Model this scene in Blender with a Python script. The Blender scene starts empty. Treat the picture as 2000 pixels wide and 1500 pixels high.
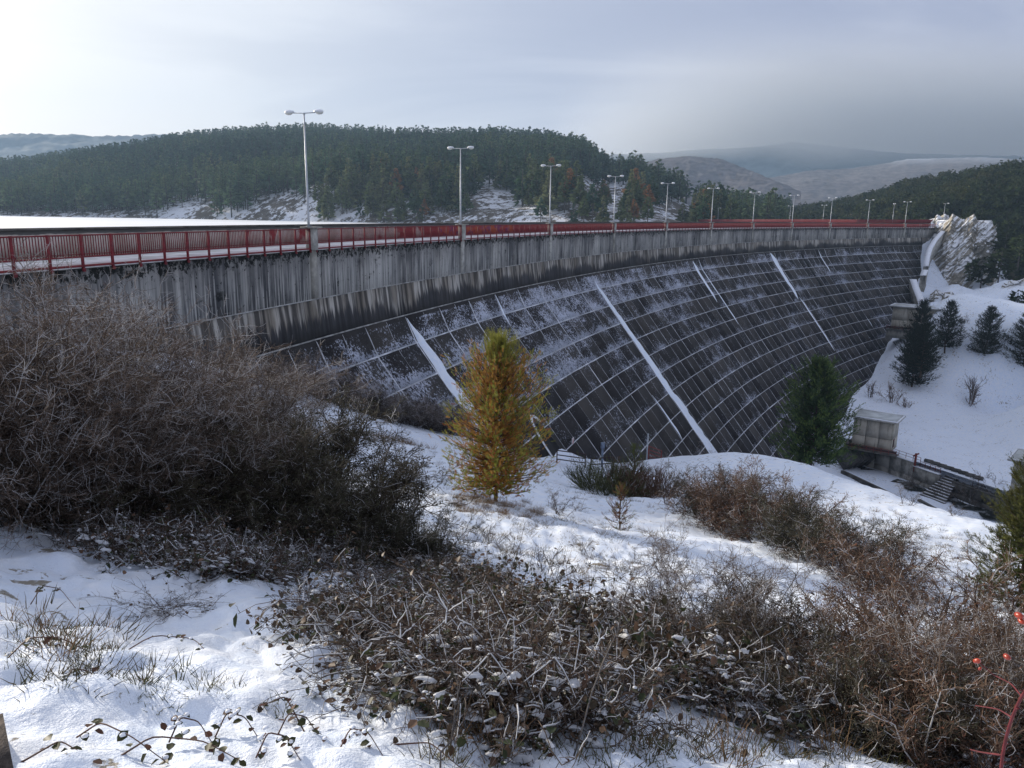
import bpy, math, random
import numpy as np
from mathutils import Matrix, Vector

random.seed(7)
rng = np.random.default_rng(7)
scene = bpy.context.scene
col = scene.collection

# ------------------------------------------------------------------ camera
PITCH, ROLL = math.radians(12.40), math.radians(0.80)
CX, CY, RAD, A0, DS = 386.3, -67.1, 416.3, math.radians(163.65), 25.85   # arc of the dam crest
FPX = 1500.0                                                           # focal length for a 2000 px wide frame
_f = np.array([0, math.cos(PITCH), -math.sin(PITCH)])
_u = np.array([0, math.sin(PITCH), math.cos(PITCH)])
_x = np.array([1.0, 0, 0])
CR = _x*math.cos(ROLL) + _u*math.sin(ROLL)
CU = -_x*math.sin(ROLL) + _u*math.cos(ROLL)
CAMM = np.array([CR, CU, _f])
cam_data = bpy.data.cameras.new('camera')
cam = bpy.data.objects.new('camera', cam_data)
col.objects.link(cam)
cam_data.sensor_width = 36.0
cam_data.lens = 27.0
cam_data.clip_start = 0.05
cam_data.clip_end = 60000
cam.matrix_world = Matrix(((CR[0], CU[0], -_f[0], 0), (CR[1], CU[1], -_f[1], 0), (CR[2], CU[2], -_f[2], 0), (0, 0, 0, 1)))
scene.camera = cam

# ------------------------------------------------------------------ light
SUN_AZ, SUN_EL = math.radians(-48), math.radians(19.3)     # azimuth from +Y towards +X
SUN = Vector((math.sin(SUN_AZ)*math.cos(SUN_EL), math.cos(SUN_AZ)*math.cos(SUN_EL), math.sin(SUN_EL)))
sl = bpy.data.lights.new('sun', 'SUN')
sl.energy = 3.9
sl.angle = math.radians(2.0)
sl.color = (1.0, 0.90, 0.76)
so = bpy.data.objects.new('sun', sl)
so.rotation_euler = (-SUN).to_track_quat('-Z', 'Y').to_euler()
col.objects.link(so)

world = bpy.data.worlds.new('World')
scene.world = world
world.use_nodes = True
wn, wl = world.node_tree.nodes, world.node_tree.links
wn.clear()

class NT:
    """tiny node helper"""
    def __init__(s, tree):
        s.t = tree; s.n = tree.nodes; s.l = tree.links
    def new(s, typ, ins=None, **kw):
        n = s.n.new(typ)
        for k, v in kw.items(): setattr(n, k, v)
        if ins:
            for k, v in ins.items():
                if isinstance(v, bpy.types.NodeSocket): s.l.new(v, n.inputs[k])
                else: n.inputs[k].default_value = v
        return n
    def math(s, op, a, b=0.0, c=None, clamp=False):
        n = s.n.new('ShaderNodeMath'); n.operation = op; n.use_clamp = clamp
        for i, v in enumerate((a, b) if c is None else (a, b, c)):
            if isinstance(v, bpy.types.NodeSocket): s.l.new(v, n.inputs[i])
            else: n.inputs[i].default_value = v
        return n.outputs[0]
    def noise(s, vec, scale, detail=4, rough=0.55, dist=0.0):
        n = s.new('ShaderNodeTexNoise', {'Vector': vec, 'Scale': scale, 'Detail': detail, 'Roughness': rough, 'Distortion': dist})
        return n.outputs['Fac']
    def ss(s, v, lo, hi, to0=0.0, to1=1.0):
        n = s.new('ShaderNodeMapRange', {'Value': v, 'From Min': lo, 'From Max': hi, 'To Min': to0, 'To Max': to1}, interpolation_type='SMOOTHSTEP')
        return n.outputs[0]
    def mix(s, fac, a, b, typ='MIX'):
        n = s.n.new('ShaderNodeMix'); n.data_type = 'RGBA'; n.blend_type = typ
        for i, v in ((0, fac), (6, a), (7, b)):
            if isinstance(v, bpy.types.NodeSocket): s.l.new(v, n.inputs[i])
            else:
                n.inputs[i].default_value = v if i == 0 else (tuple(v) + (1,) if len(v) == 3 else v)
        return n.outputs[2]
    def scalevec(s, vec, sc):
        n = s.new('ShaderNodeVectorMath', {0: vec, 1: sc}, operation='MULTIPLY')
        return n.outputs[0]

W = NT(world.node_tree)
sky = W.new('ShaderNodeTexSky', sky_type='NISHITA', sun_disc=False, sun_elevation=SUN_EL, sun_rotation=SUN_AZ % (2*math.pi), air_density=1.0, dust_density=2.0)
geo = W.new('ShaderNodeTexCoord')
nrm = W.new('ShaderNodeVectorMath', {0: geo.outputs['Generated']}, operation='NORMALIZE').outputs[0]
sep = W.new('ShaderNodeSeparateXYZ', {0: nrm})
dots = W.new('ShaderNodeVectorMath', {0: nrm, 1: tuple(SUN)}, operation='DOT_PRODUCT').outputs['Value']
dc = W.math('MAXIMUM', dots, 0.0)
# a cloud sheet seen edge-on: project the direction on a plane overhead
up = W.math('ADD', W.math('MAXIMUM', sep.outputs['Z'], 0.0), 0.12)
px_ = W.math('DIVIDE', sep.outputs['X'], up); py_ = W.math('DIVIDE', sep.outputs['Y'], up)
pv = W.new('ShaderNodeCombineXYZ', {0: px_, 1: py_, 2: 0.3}).outputs[0]
n1 = W.noise(W.scalevec(pv, (0.6, 1.0, 1.0)), 0.75, 6, 0.55, 0.6)
n2 = W.noise(pv, 0.16, 3, 0.5, 0.0)
glow = W.math('POWER', dc, 10.0)
glow2 = W.math('POWER', dc, 3.5)
cl = W.ss(n1, 0.38, 0.62)
cb = W.ss(n2, 0.3, 0.7)
base = W.mix(cl, (0.29, 0.32, 0.46), (0.53, 0.55, 0.65))
base = W.mix(W.math('MULTIPLY', cb, 0.5), base, (0.42, 0.44, 0.54))
low = W.ss(sep.outputs['Z'], 0.0, 0.17, 1.0, 0.0)
base = W.mix(W.math('MULTIPLY', low, 0.75), base, (0.49, 0.54, 0.67))
base = W.mix(W.math('MULTIPLY', glow2, 0.8), base, (0.74, 0.78, 0.83))
base = W.mix(W.math('MULTIPLY', glow, 0.6, None, True), base, (0.98, 1.0, 1.0))
bgc = W.new('ShaderNodeBackground', {'Color': base, 'Strength': 0.84})
bgs = W.new('ShaderNodeBackground', {'Color': sky.outputs[0], 'Strength': 0.09})
mx = W.new('ShaderNodeMixShader', {0: 0.88, 1: bgs.outputs[0], 2: bgc.outputs[0]})
wo = W.new('ShaderNodeOutputWorld', {'Surface': mx.outputs[0]})
try:
    world.cycles.sampling_method = 'MANUAL'; world.cycles.sample_map_resolution = 512
except Exception: pass

scene.view_settings.view_transform = 'Standard'
scene.view_settings.look = 'None'
scene.view_settings.exposure = 0.58
scene.view_settings.gamma = 1.0
scene.view_settings.use_curve_mapping = False
scene.render.engine = 'CYCLES'
cy = scene.cycles
cy.max_bounces = 5; cy.diffuse_bounces = 3; cy.glossy_bounces = 2; cy.transmission_bounces = 2; cy.volume_bounces = 0
cy.transparent_max_bounces = 4
cy.caustics_reflective = False; cy.caustics_refractive = False

# ------------------------------------------------------------------ helpers
def ray(px, py):
    d = CAMM.T @ np.array([(px-1000)/FPX, (750-py)/FPX, 1.0])
    return d/np.linalg.norm(d)
def at_dist(px, py, dist):
    d = ray(px, py); return d*(dist/math.hypot(d[0], d[1]))
def at_z(px, py, z):
    d = ray(px, py); return d*(z/d[2])
def project(P):
    c = np.asarray(P) @ CAMM.T
    return 1000+FPX*c[..., 0]/c[..., 2], 750-FPX*c[..., 1]/c[..., 2], c[..., 2]

def hash2(ix, iy, seed):
    h = (ix.astype(np.int64)*374761393 + iy.astype(np.int64)*668265263 + seed*69069) & 0x7fffffff
    h = ((h ^ (h >> 13))*1274126177) & 0x7fffffff
    return ((h ^ (h >> 16)) & 0xffff)/65535.0
def vnoise(x, y, seed=0):
    ix = np.floor(x); iy = np.floor(y); fx = x-ix; fy = y-iy
    fx = fx*fx*fx*(fx*(fx*6-15)+10); fy = fy*fy*fy*(fy*(fy*6-15)+10)
    ix = ix.astype(np.int64); iy = iy.astype(np.int64)
    a = hash2(ix, iy, seed); b = hash2(ix+1, iy, seed); c = hash2(ix, iy+1, seed); d = hash2(ix+1, iy+1, seed)
    return (a*(1-fx)+b*fx)*(1-fy) + (c*(1-fx)+d*fx)*fy - 0.5
def fbm(x, y, oct=4, seed=0, gain=0.5):
    s = 0; a = 1.0
    for i in range(oct):
        ang = 0.6*i; c, n = math.cos(ang), math.sin(ang)
        s = s + a*vnoise((x*c-y*n)*2**i+i*17.3, (x*n+y*c)*2**i-i*9.1, seed+i); a *= gain
    return s

def set_props(o, label=None, cat=None, group=None, kind=None):
    if label: o['label'] = label
    if cat: o['category'] = cat
    if group: o['group'] = group
    if kind: o['kind'] = kind
    return o
def link(o, parent=None):
    col.objects.link(o)
    if parent is not None: o.parent = parent
    return o
def make_mesh(name, V, faces, mats=None, smooth=False, uv=None, matidx=None, colors=None):
    """V (n,3); faces: (m,k) array or list of such arrays; uv (n,2) per vertex; colors (n,3)/(n,4) per vertex"""
    me = bpy.data.meshes.new(name)
    if not isinstance(faces, (list, tuple)): faces = [faces]
    faces = [np.asarray(f, dtype=np.int32) for f in faces if len(f)]
    V = np.asarray(V, dtype=np.float32)
    loops = np.concatenate([f.ravel() for f in faces])
    tot = np.concatenate([np.full(len(f), f.shape[1], dtype=np.int32) for f in faces])
    start = np.concatenate([[0], np.cumsum(tot)[:-1]]).astype(np.int32)
    me.vertices.add(len(V)); me.vertices.foreach_set('co', V.ravel())
    me.loops.add(len(loops)); me.loops.foreach_set('vertex_index', loops)
    me.polygons.add(len(tot)); me.polygons.foreach_set('loop_start', start); me.polygons.foreach_set('loop_total', tot)
    if matidx is not None: me.polygons.foreach_set('material_index', np.asarray(matidx, dtype=np.int32))
    if smooth: me.polygons.foreach_set('use_smooth', np.ones(len(tot), dtype=bool))
    if uv is not None:
        l = me.uv_layers.new(name='UVMap'); l.data.foreach_set('uv', np.asarray(uv, dtype=np.float32)[loops].ravel())
    if colors is not None:
        c = np.asarray(colors, dtype=np.float32)
        if c.shape[1] == 3: c = np.hstack([c, np.ones((len(c), 1), dtype=np.float32)])
        a = me.color_attributes.new('Col', 'FLOAT_COLOR', 'POINT'); a.data.foreach_set('color', c.ravel())
    if mats is not None:
        for m in (mats if isinstance(mats, (list, tuple)) else [mats]): me.materials.append(m)
    me.update(calc_edges=True)
    return me
def obj(name, me, parent=None, loc=None, rotz=None, scale=None):
    o = bpy.data.objects.new(name, me)
    if loc is not None: o.location = loc
    if rotz is not None: o.rotation_euler = (0, 0, rotz)
    if scale is not None: o.scale = (scale,)*3 if np.isscalar(scale) else scale
    return link(o, parent)
def empty(name, loc=(0, 0, 0), rotz=0, label=None, cat=None, group=None, scale=1.0):
    o = bpy.data.objects.new(name, None); o.location = loc; o.rotation_euler = (0, 0, rotz); o.scale = (scale,)*3
    link(o); set_props(o, label, cat, group); return o
def copy_tree(o, parent=None, loc=None, rotz=None, scale=None, label=None):
    c = o.copy(); col.objects.link(c)
    if parent is not None: c.parent = parent
    if loc is not None: c.location = loc
    if rotz is not None: c.rotation_euler = (0, 0, rotz)
    if scale is not None: c.scale = (scale,)*3 if np.isscalar(scale) else scale
    if label: c['label'] = label
    for ch in o.children: copy_tree(ch, c)
    return c

class MB:
    """collects simple solids into one mesh"""
    def __init__(s): s.v = []; s.q = []; s.n = 0
    def add(s, V, Q):
        V = np.asarray(V, float); s.v.append(V); s.q.append(np.asarray(Q, int)+s.n); s.n += len(V); return s
    def box(s, c, size, rot=0.0, M=None):
        x, y, z = [0.5*a for a in size]
        V = np.array([[-x,-y,-z],[x,-y,-z],[x,y,-z],[-x,y,-z],[-x,-y,z],[x,-y,z],[x,y,z],[-x,y,z]])
        if rot:
            cc, ss_ = math.cos(rot), math.sin(rot); V = V @ np.array([[cc, ss_, 0], [-ss_, cc, 0], [0, 0, 1]])
        if M is not None: V = V @ np.asarray(M).T
        return s.add(V+np.asarray(c), [[0,3,2,1],[4,5,6,7],[0,1,5,4],[1,2,6,5],[2,3,7,6],[3,0,4,7]])
    def bar(s, a, b, w, h=None, up=(0, 0, 1)):
        a = np.asarray(a, float); b = np.asarray(b, float); h = h or w
        d = b-a; L = np.linalg.norm(d); d = d/L
        up = np.asarray(up, float); sx = np.cross(d, up)
        if np.linalg.norm(sx) < 1e-4: sx = np.cross(d, (1, 0, 0))
        sx /= np.linalg.norm(sx); uu = np.cross(sx, d)
        V = [p + i*sx*w/2 + j*uu*h/2 for p in (a, b) for (i, j) in ((-1,-1),(1,-1),(1,1),(-1,1))]
        return s.add(V, [[0,1,2,3],[7,6,5,4],[0,4,5,1],[1,5,6,2],[2,6,7,3],[3,7,4,0]])
    def tube(s, pts, rads, k=8, cap=True):
        pts = np.asarray(pts, float); n = len(pts)
        rads = np.broadcast_to(np.asarray(rads, float), (n,))
        d = np.gradient(pts, axis=0); d /= np.linalg.norm(d, axis=1)[:, None]+1e-9
        ref = np.array([0, 0, 1.0]) if abs(d[0, 2]) < 0.9 else np.array([1.0, 0, 0])
        sx = np.cross(d, ref); sx /= np.linalg.norm(sx, axis=1)[:, None]+1e-9; uu = np.cross(sx, d)
        t = np.linspace(0, 2*math.pi, k, endpoint=False)
        V = pts[:, None]+rads[:, None, None]*(np.cos(t)[None, :, None]*sx[:, None]+np.sin(t)[None, :, None]*uu[:, None])
        V = V.reshape(-1, 3); Q = []
        for i in range(n-1):
            for j in range(k):
                j2 = (j+1) % k; Q.append([i*k+j, i*k+j2, (i+1)*k+j2, (i+1)*k+j])
        if cap:
            V = np.vstack([V, pts[0], pts[-1]])
            for j in range(0, k):
                j2 = (j+1) % k
                Q.append([j2, j, n*k, n*k]); Q.append([(n-1)*k+j, (n-1)*k+j2, n*k+1, n*k+1])
        return s.add(V, Q)
    def build(s, name, mat, parent=None, smooth=False, **kw):
        V = np.vstack(s.v); Q = np.vstack(s.q)
        tri = Q[:, 2] == Q[:, 3]
        me = make_mesh(name, V, [Q[~tri], Q[tri][:, :3]], mat, smooth)
        return obj(name, me, parent, **kw)

# ------------------------------------------------------------------ materials
def new_mat(name):
    m = bpy.data.materials.new(name); m.use_nodes = True
    m.node_tree.nodes.clear(); t = NT(m.node_tree)
    b = t.new('ShaderNodeBsdfPrincipled'); o = t.new('ShaderNodeOutputMaterial', {'Surface': b.outputs[0]})
    return m, t, b
def simple(name, colr, rough=0.7, var=0.25, scale=3.0, bump=0.0, metal=0.0, spec=0.3, rnd=0.0):
    m, t, b = new_mat(name)
    pos = t.new('ShaderNodeNewGeometry').outputs['Position']
    f = t.noise(pos, scale, 5, 0.6)
    dk = tuple(c*(1-var) for c in colr); lt = tuple(min(1, c*(1+var)) for c in colr)
    c = t.mix(t.ss(f, 0.3, 0.7), dk, lt)
    if rnd:
        r = t.new('ShaderNodeObjectInfo').outputs['Random']
        c = t.mix(t.math('MULTIPLY', r, rnd), c, tuple(x*0.45 for x in colr))
    t.l.new(c, b.inputs['Base Color']); b.inputs['Roughness'].default_value = rough
    b.inputs['Metallic'].default_value = metal; b.inputs['Specular IOR Level'].default_value = spec
    if bump:
        bn = t.new('ShaderNodeBump', {'Strength': bump, 'Distance': 0.05, 'Height': f}); t.l.new(bn.outputs[0], b.inputs['Normal'])
    return m

# ================================================================== SETTING: snow ground
ZK = [-2.42, -5.6, -8.15, -10.4] + [-12.8-2.4*i for i in range(14)]      # levels of the dam's lift joints
DK = [0.0, 0.0, 0.3, 1.35] + [3.2+1.9*i for i in range(14)]             # how far each joint stands out downstream
def dprof(z): return np.interp(-np.asarray(z, float), [-a for a in ZK], DK)
def arc(s, d, z):
    s = np.asarray(s, float); a = A0 - s/RAD; r = RAD-np.asarray(d, float)
    return np.stack([CX+r*np.cos(a), CY+r*np.sin(a), np.broadcast_to(np.asarray(z, float), a.shape)], -1)
def to_arc(x, y):
    return (A0-np.arctan2(y-CY, x-CX))*RAD, RAD-np.hypot(x-CX, y-CY)

CONTACT = [(-27,-4.6),(-20,-5.4),(-14,-6.9),(-7,-9.6),(0,-13),(9.7,-16.8),(25,-21.9),(34,-25.4),(42,-27.8),(51,-30),(71,-35),(90,-40),(110,-43),
           (130,-43.0),(151,-42.2),(162,-40.3),(184,-38.6),(199,-35.4),(208,-33),(217,-30.4),(231,-28.5),(242,-26.3),(255,-21),(266,-13),(275,-6.5),(284,-2.6)]
ctrl = []
for s_, z_ in CONTACT:
    ctrl.append(tuple(arc(s_, dprof(z_)+0.2, z_)))
for px, py, d in [(965,985,22),(965,1060,15),(1060,905,60),(1060,945,38),(700,838,40),(700,880,31),(700,930,23),(700,1020,14),(870,864,48),(870,905,33),(1090,900,68),(1180,912,72),(1180,935,56),(1190,975,38),(1200,1040,24),(1200,1130,13),(1265,917,74),(1340,911,70),
                  (1400,896,62),(1400,930,51),(1400,980,37),(1400,1060,23),(1400,1180,12.5),(1500,898,58),(1600,921,54),(1600,955,45),(1600,1015,33),(1600,1090,23),(1600,1190,14.5),(1700,950,50),
                  (1800,985,46),(1800,1022,38),(1800,1085,28),(1800,1165,19),(1800,1280,11.5),(1950,1022,42),(1950,1060,35),(1950,1150,22),(1950,1300,12),(1300,1200,9.5),(0,1030,9.5),
                  (400,1100,9.5),(700,1100,10.5)]:
    ctrl.append(tuple(at_dist(px, py, d)))
for px, d, z in [(1480,78,-33),(1600,72,-33),(1600,95,-42),(1700,68,-32),(1700,90,-42),(1800,62,-30),(1800,88,-42),(1950,58,-28),(1950,85,-41),(1740,125,-42.3),(1900,120,-42.3)]:
    P = at_dist(px, 600, d); ctrl.append((P[0], P[1], z))
for px, py, z in [(1850,800,-41),(1850,720,-40),(1750,850,-42),(1950,860,-41.8),(1990,780,-40)]:
    ctrl.append(tuple(at_z(px, py, z)))
for px, py, d in [(1830,600,258),(1900,545,300),(1985,560,272),(1875,560,296),(1900,560,310),(1990,700,212),(1985,640,238),(1860,640,240),(1930,600,262),(2150,700,190),(2150,600,230)]:
    ctrl.append(tuple(at_dist(px, py, d)))
ctrl += [(-60,60,-10),(0,0,-1.65),(0,-4,-1.0),(-7,-5,-0.5),(7,-5,-2.1),(-2.2,2.86,-2.2),(0,3.1,-2.55),(3.5,4.6,-3.7),(-9,14,-4.0),(-14,20,-4.0),(-26,22,-4.4),(-20,10,-3.0),
         (-18,0,-1.6),(-30,-20,0.5),(0,-30,1.5),(30,-25,-4),(45,0,-12),(80,-10,-26),(40,30,-20),(60,50,-36),(100,50,-42),(140,100,-42),(200,150,-38),(250,220,-15),(120,-60,-20)]
ctrl += [(-60,60,-10),(-30,110,-18),(40,240,-20),(100,320,-15),(-100,150,-20),(190,330,-10),(150,360,-14),(230,340,-16)]
ctrl = np.array(ctrl)
def tps_fit(P):
    X = P[:, :2]/100.0; n = len(X)
    r2 = ((X[:, None]-X[None])**2).sum(-1)
    K = np.where(r2 > 0, 0.5*r2*np.log(r2+1e-12), 0) + np.eye(n)*2e-5
    A = np.zeros((n+3, n+3)); A[:n, :n] = K; A[:n, n] = 1; A[:n, n+1:] = X; A[n, :n] = 1; A[n+1:, :n] = X.T
    return np.linalg.solve(A, np.concatenate([P[:, 2], np.zeros(3)])), X
TW, TX = tps_fit(ctrl)
def tps(x, y):
    sh = x.shape; Q = np.stack([x.ravel(), y.ravel()], 1)/100.0
    out = np.empty(len(Q)); n = len(TX)
    for i in range(0, len(Q), 20000):
        q = Q[i:i+20000]; r2 = ((q[:, None]-TX[None])**2).sum(-1)
        out[i:i+20000] = (0.5*r2*np.log(r2+1e-12)) @ TW[:n] + TW[n] + q @ TW[n+1:]
    return out.reshape(sh)
# river channel in front of the retaining walls
WA = at_z(1640, 852, -42.2)[:2]; WB = at_z(2000, 972, -42.2)[:2]
WDIR = (WB-WA)/np.linalg.norm(WB-WA); WNRM = np.array([WDIR[1], -WDIR[0]])
if WNRM @ WA > 0: WNRM = -WNRM                     # points towards the camera
def smooth(t): t = np.clip(t, 0, 1); return t*t*(3-2*t)
def ground(x, y, detail=True):
    x = np.asarray(x, float); y = np.asarray(y, float)
    r = np.hypot(x, y)
    z = tps(x, y)
    far = smooth((r-330)/200.0)
    z = z*(1-far) + np.clip(z, -24, -16)*far
    z = np.clip(z, -46, 30)
    s_a, d_a = to_arc(x, y)
    z = np.where((d_a < -3) & (s_a > -35) & (s_a < 320), np.minimum(z, -7.5), z)
    # flatten the valley floor
    w = (x-WA[0])*WNRM[0]+(y-WA[1])*WNRM[1]
    l = (x-WA[0])*WDIR[0]+(y-WA[1])*WDIR[1]
    ch = smooth((w+2.6)/2.0)*smooth((24-w)/9.0)*smooth((l+6)/6)
    z = z*(1-ch) + np.minimum(z, -46.0)*ch
    if detail:
        near = 1/(1+(r/90.0)**2)
        lumpy = smooth((75-r)/40.0)
        z = z + lumpy*(fbm(x/2.6, y/2.6, 3, 11)*0.30*smooth((r-1.5)/6) + fbm(x/0.8, y/0.8, 3, 21)*0.10 + np.abs(fbm(x/0.45, y/0.45, 2, 27))*0.16*smooth((30-r)/15) + fbm(x/0.16, y/0.16, 2, 31)*0.045)
        z = z + (1-lumpy)*fbm(x/9, y/9, 3, 5)*0.5
        bank = smooth((r-215)/40.0)*smooth((330-r)/40)*smooth((x-88)/15)
        z = z + bank*(fbm(x/7, y/7, 4, 15)*3.2+np.abs(fbm(x/2.6, y/2.6, 3, 19))*1.3)
    return z
def gz(x, y, detail=True): return float(ground(np.array([x]), np.array([y]), detail)[0])
def hit(px, py, dmax=330, dmin=1.5):
    """where the line of sight through a pixel meets the ground"""
    d = ray(px, py); hl = math.hypot(d[0], d[1]); t = np.geomspace(dmin, dmax, 500)/hl
    P = t[:, None]*d[None]; g = ground(P[:, 0], P[:, 1], False)
    k = np.where(P[:, 2] <= g)[0]
    if len(k) == 0: return None
    return P[k[0]]

az_d = np.radians(np.linspace(-41, 41, 460)); az_o = np.radians(np.linspace(43, 317, 70))
azs = np.concatenate([az_d, az_o])
rs = np.concatenate([[0.0], np.geomspace(0.5, 60, 330)[:-1], np.geomspace(60, 340, 170)[:-1], np.geomspace(340, 24000, 26)])
RR, AA = np.meshgrid(rs, azs, indexing='ij')
GX, GY = RR*np.sin(AA), RR*np.cos(AA)
GZ = ground(GX, GY)
GZ = np.where(RR > 700, np.clip(GZ-20, -44, 0), GZ)
nr, na = RR.shape
ii, jj = np.meshgrid(np.arange(nr-1), np.arange(na), indexing='ij'); j2 = (jj+1) % na
GQ = np.stack([ii*na+jj, ii*na+j2, (ii+1)*na+j2, (ii+1)*na+jj], -1).reshape(-1, 4)[:, ::-1]

def snow_mat(name, tuft=0.0, tex=1.0):
    m, t, b = new_mat(name)
    pos = t.new('ShaderNodeNewGeometry').outputs['Position']
    big = t.noise(pos, 0.12, 3, 0.5)
    mid = t.noise(pos, 2.2, 4, 0.6)
    fine = t.noise(pos, 26.0, 4, 0.65)
    c = t.mix(t.ss(mid, 0.35, 0.7), (0.74, 0.82, 0.94), (0.84, 0.88, 0.94))
    if tuft:
        # dry grass and moss showing through thin snow
        sep = t.new('ShaderNodeSeparateXYZ', {0: pos})
        gn = t.noise(t.scalevec(pos, (1.0, 1.0, 0.25)), 3.2, 5, 0.72, 0.6)
        g2 = t.noise(pos, 0.33, 3, 0.6)
        thr = t.math('ADD', 0.68, t.math('MULTIPLY', t.ss(g2, 0.35, 0.65), -0.12*tuft))
        gm = t.ss(t.math('SUBTRACT', gn, thr), 0.0, 0.05)
        gc = t.mix(t.noise(pos, 1.3, 3), (0.10, 0.075, 0.035), (0.22, 0.17, 0.085))
        c = t.mix(t.math('MULTIPLY', gm, 0.85), c, gc)
    t.l.new(c, b.inputs['Base Color'])
    b.inputs['Roughness'].default_value = 0.55; b.inputs['Specular IOR Level'].default_value = 0.25
    h = t.math('ADD', t.math('ADD', t.math('MULTIPLY', mid, 0.5), t.math('MULTIPLY', fine, 0.25)), t.math('MULTIPLY', t.noise(pos, 95.0, 3, 0.6), 0.07))
    bn = t.new('ShaderNodeBump', {'Strength': 0.60*tex, 'Distance': 0.12, 'Height': h}); t.l.new(bn.outputs[0], b.inputs['Normal'])
    return m
M_SNOW = snow_mat('snow_ground', 1.0)
M_SNOWP = snow_mat('snow_plain', 0.0, 0.6)
gme = make_mesh('ground', np.stack([GX, GY, GZ], -1).reshape(-1, 3), GQ, M_SNOW, True)
set_props(obj('ground', gme), kind='structure')

# ------------------------------------------------------------------ frozen lake under snow
LAKE_Z = -5.3
m, t, b = new_mat('lake_ice')
pos = t.new('ShaderNodeNewGeometry').outputs['Position']
f = t.noise(t.scalevec(pos, (0.004, 0.02, 1)), 1.0, 4, 0.6)
t.l.new(t.mix(t.ss(f, 0.35, 0.65), (0.78, 0.82, 0.86), (0.88, 0.90, 0.92)), b.inputs['Base Color'])
b.inputs['Roughness'].default_value = 0.5
M_LAKE = m
sa = np.linspace(-60, 285, 60); rim = arc(sa, -5.0, LAKE_Z)
outer = []
for P in rim:
    v = P[:2]-np.array([CX, CY]); v /= np.linalg.norm(v); outer.append(np.array([P[0]+v[0]*1900, P[1]+v[1]*1900, LAKE_Z]))
LV = np.vstack([rim, np.array(outer)]); n = len(rim)
set_props(obj('frozen_lake', make_mesh('frozen_lake', LV, np.array([[i, i+1, n+i+1, n+i] for i in range(n-1)])[:, ::-1], M_LAKE)), kind='structure')

# ------------------------------------------------------------------ hills
def az_of(px): d = ray(px, 430); return math.atan2(d[0], d[1])
def hor(px): return 750-FPX*math.tan(PITCH)+(px-1000)*math.tan(ROLL)
def z_at(px, py, dist): return at_dist(px, py, dist)[2]
def hill_mesh(name, tab, mat, nu=220, nv=60, shape=1.0, amp=6.0, wl=60.0, back=0.35, seed=1, base=None, fine=0.0):
    """tab rows: px, near distance, near z, ridge py (ground), ridge distance"""
    T = np.array(tab, float); pxs = np.linspace(T[0, 0], T[-1, 0], nu)
    dn = np.interp(pxs, T[:, 0], T[:, 1]); zn = np.interp(pxs, T[:, 0], T[:, 2]); dr = np.interp(pxs, T[:, 0], T[:, 4])
    zr = np.interp(pxs, T[:, 0], [z_at(r[0], r[3], r[4]) for r in tab])
    az = np.array([az_of(p) for p in pxs])
    v = np.concatenate([np.linspace(-0.06, 1, nv), np.linspace(1, 1+back, 14)[1:]])
    U, Vv = np.meshgrid(np.arange(nu), v, indexing='ij')
    D = dn[U]+(dr[U]-dn[U])*Vv
    hs = np.where(Vv < 1, np.clip(Vv, 0, 1)**shape, 1-((Vv-1)/back)**2*0.5)
    Z = zn[U]+(zr[U]-zn[U])*hs + np.where(Vv < 0, Vv*120, 0)
    X = D*np.sin(az[U]); Y = D*np.cos(az[U])
    fade = smooth(Vv/0.12)*smooth((1.0-Vv)/0.25+0.25)
    Z = Z+fbm(X/wl, Y/wl, 4, seed)*amp*fade*2
    if fine: Z = Z+vnoise(X/5.0, Y/5.0, seed+9)*fine
    nvv = len(v)
    i2, k2 = np.meshgrid(np.arange(nu-1), np.arange(nvv-1), indexing='ij')
    Q = np.stack([i2*nvv+k2, (i2+1)*nvv+k2, (i2+1)*nvv+k2+1, i2*nvv+k2+1], -1).reshape(-1, 4)[:, ::-1]
    me = make_mesh(name, np.stack([X, Y, Z], -1).reshape(-1, 3), Q[:, ::-1], mat, True)
    set_props(obj(name, me), kind='structure')
    def sample(u, vv):
        """surface point at px u and depth fraction vv (arrays)"""
        fu = (u-T[0, 0])/(T[-1, 0]-T[0, 0])*(nu-1); fv = np.interp(vv, v, np.arange(nvv))
        a = np.clip(fu.astype(int), 0, nu-2); bq = np.clip(fv.astype(int), 0, nvv-2); fa = fu-a; fb = fv-bq
        G = np.stack([X, Y, Z], -1)
        return (G[a, bq]*(1-fa)[:, None]*(1-fb)[:, None]+G[a+1, bq]*fa[:, None]*(1-fb)[:, None]+G[a, bq+1]*(1-fa)[:, None]*fb[:, None]+G[a+1, bq+1]*fa[:, None]*fb[:, None])
    return sample
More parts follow.
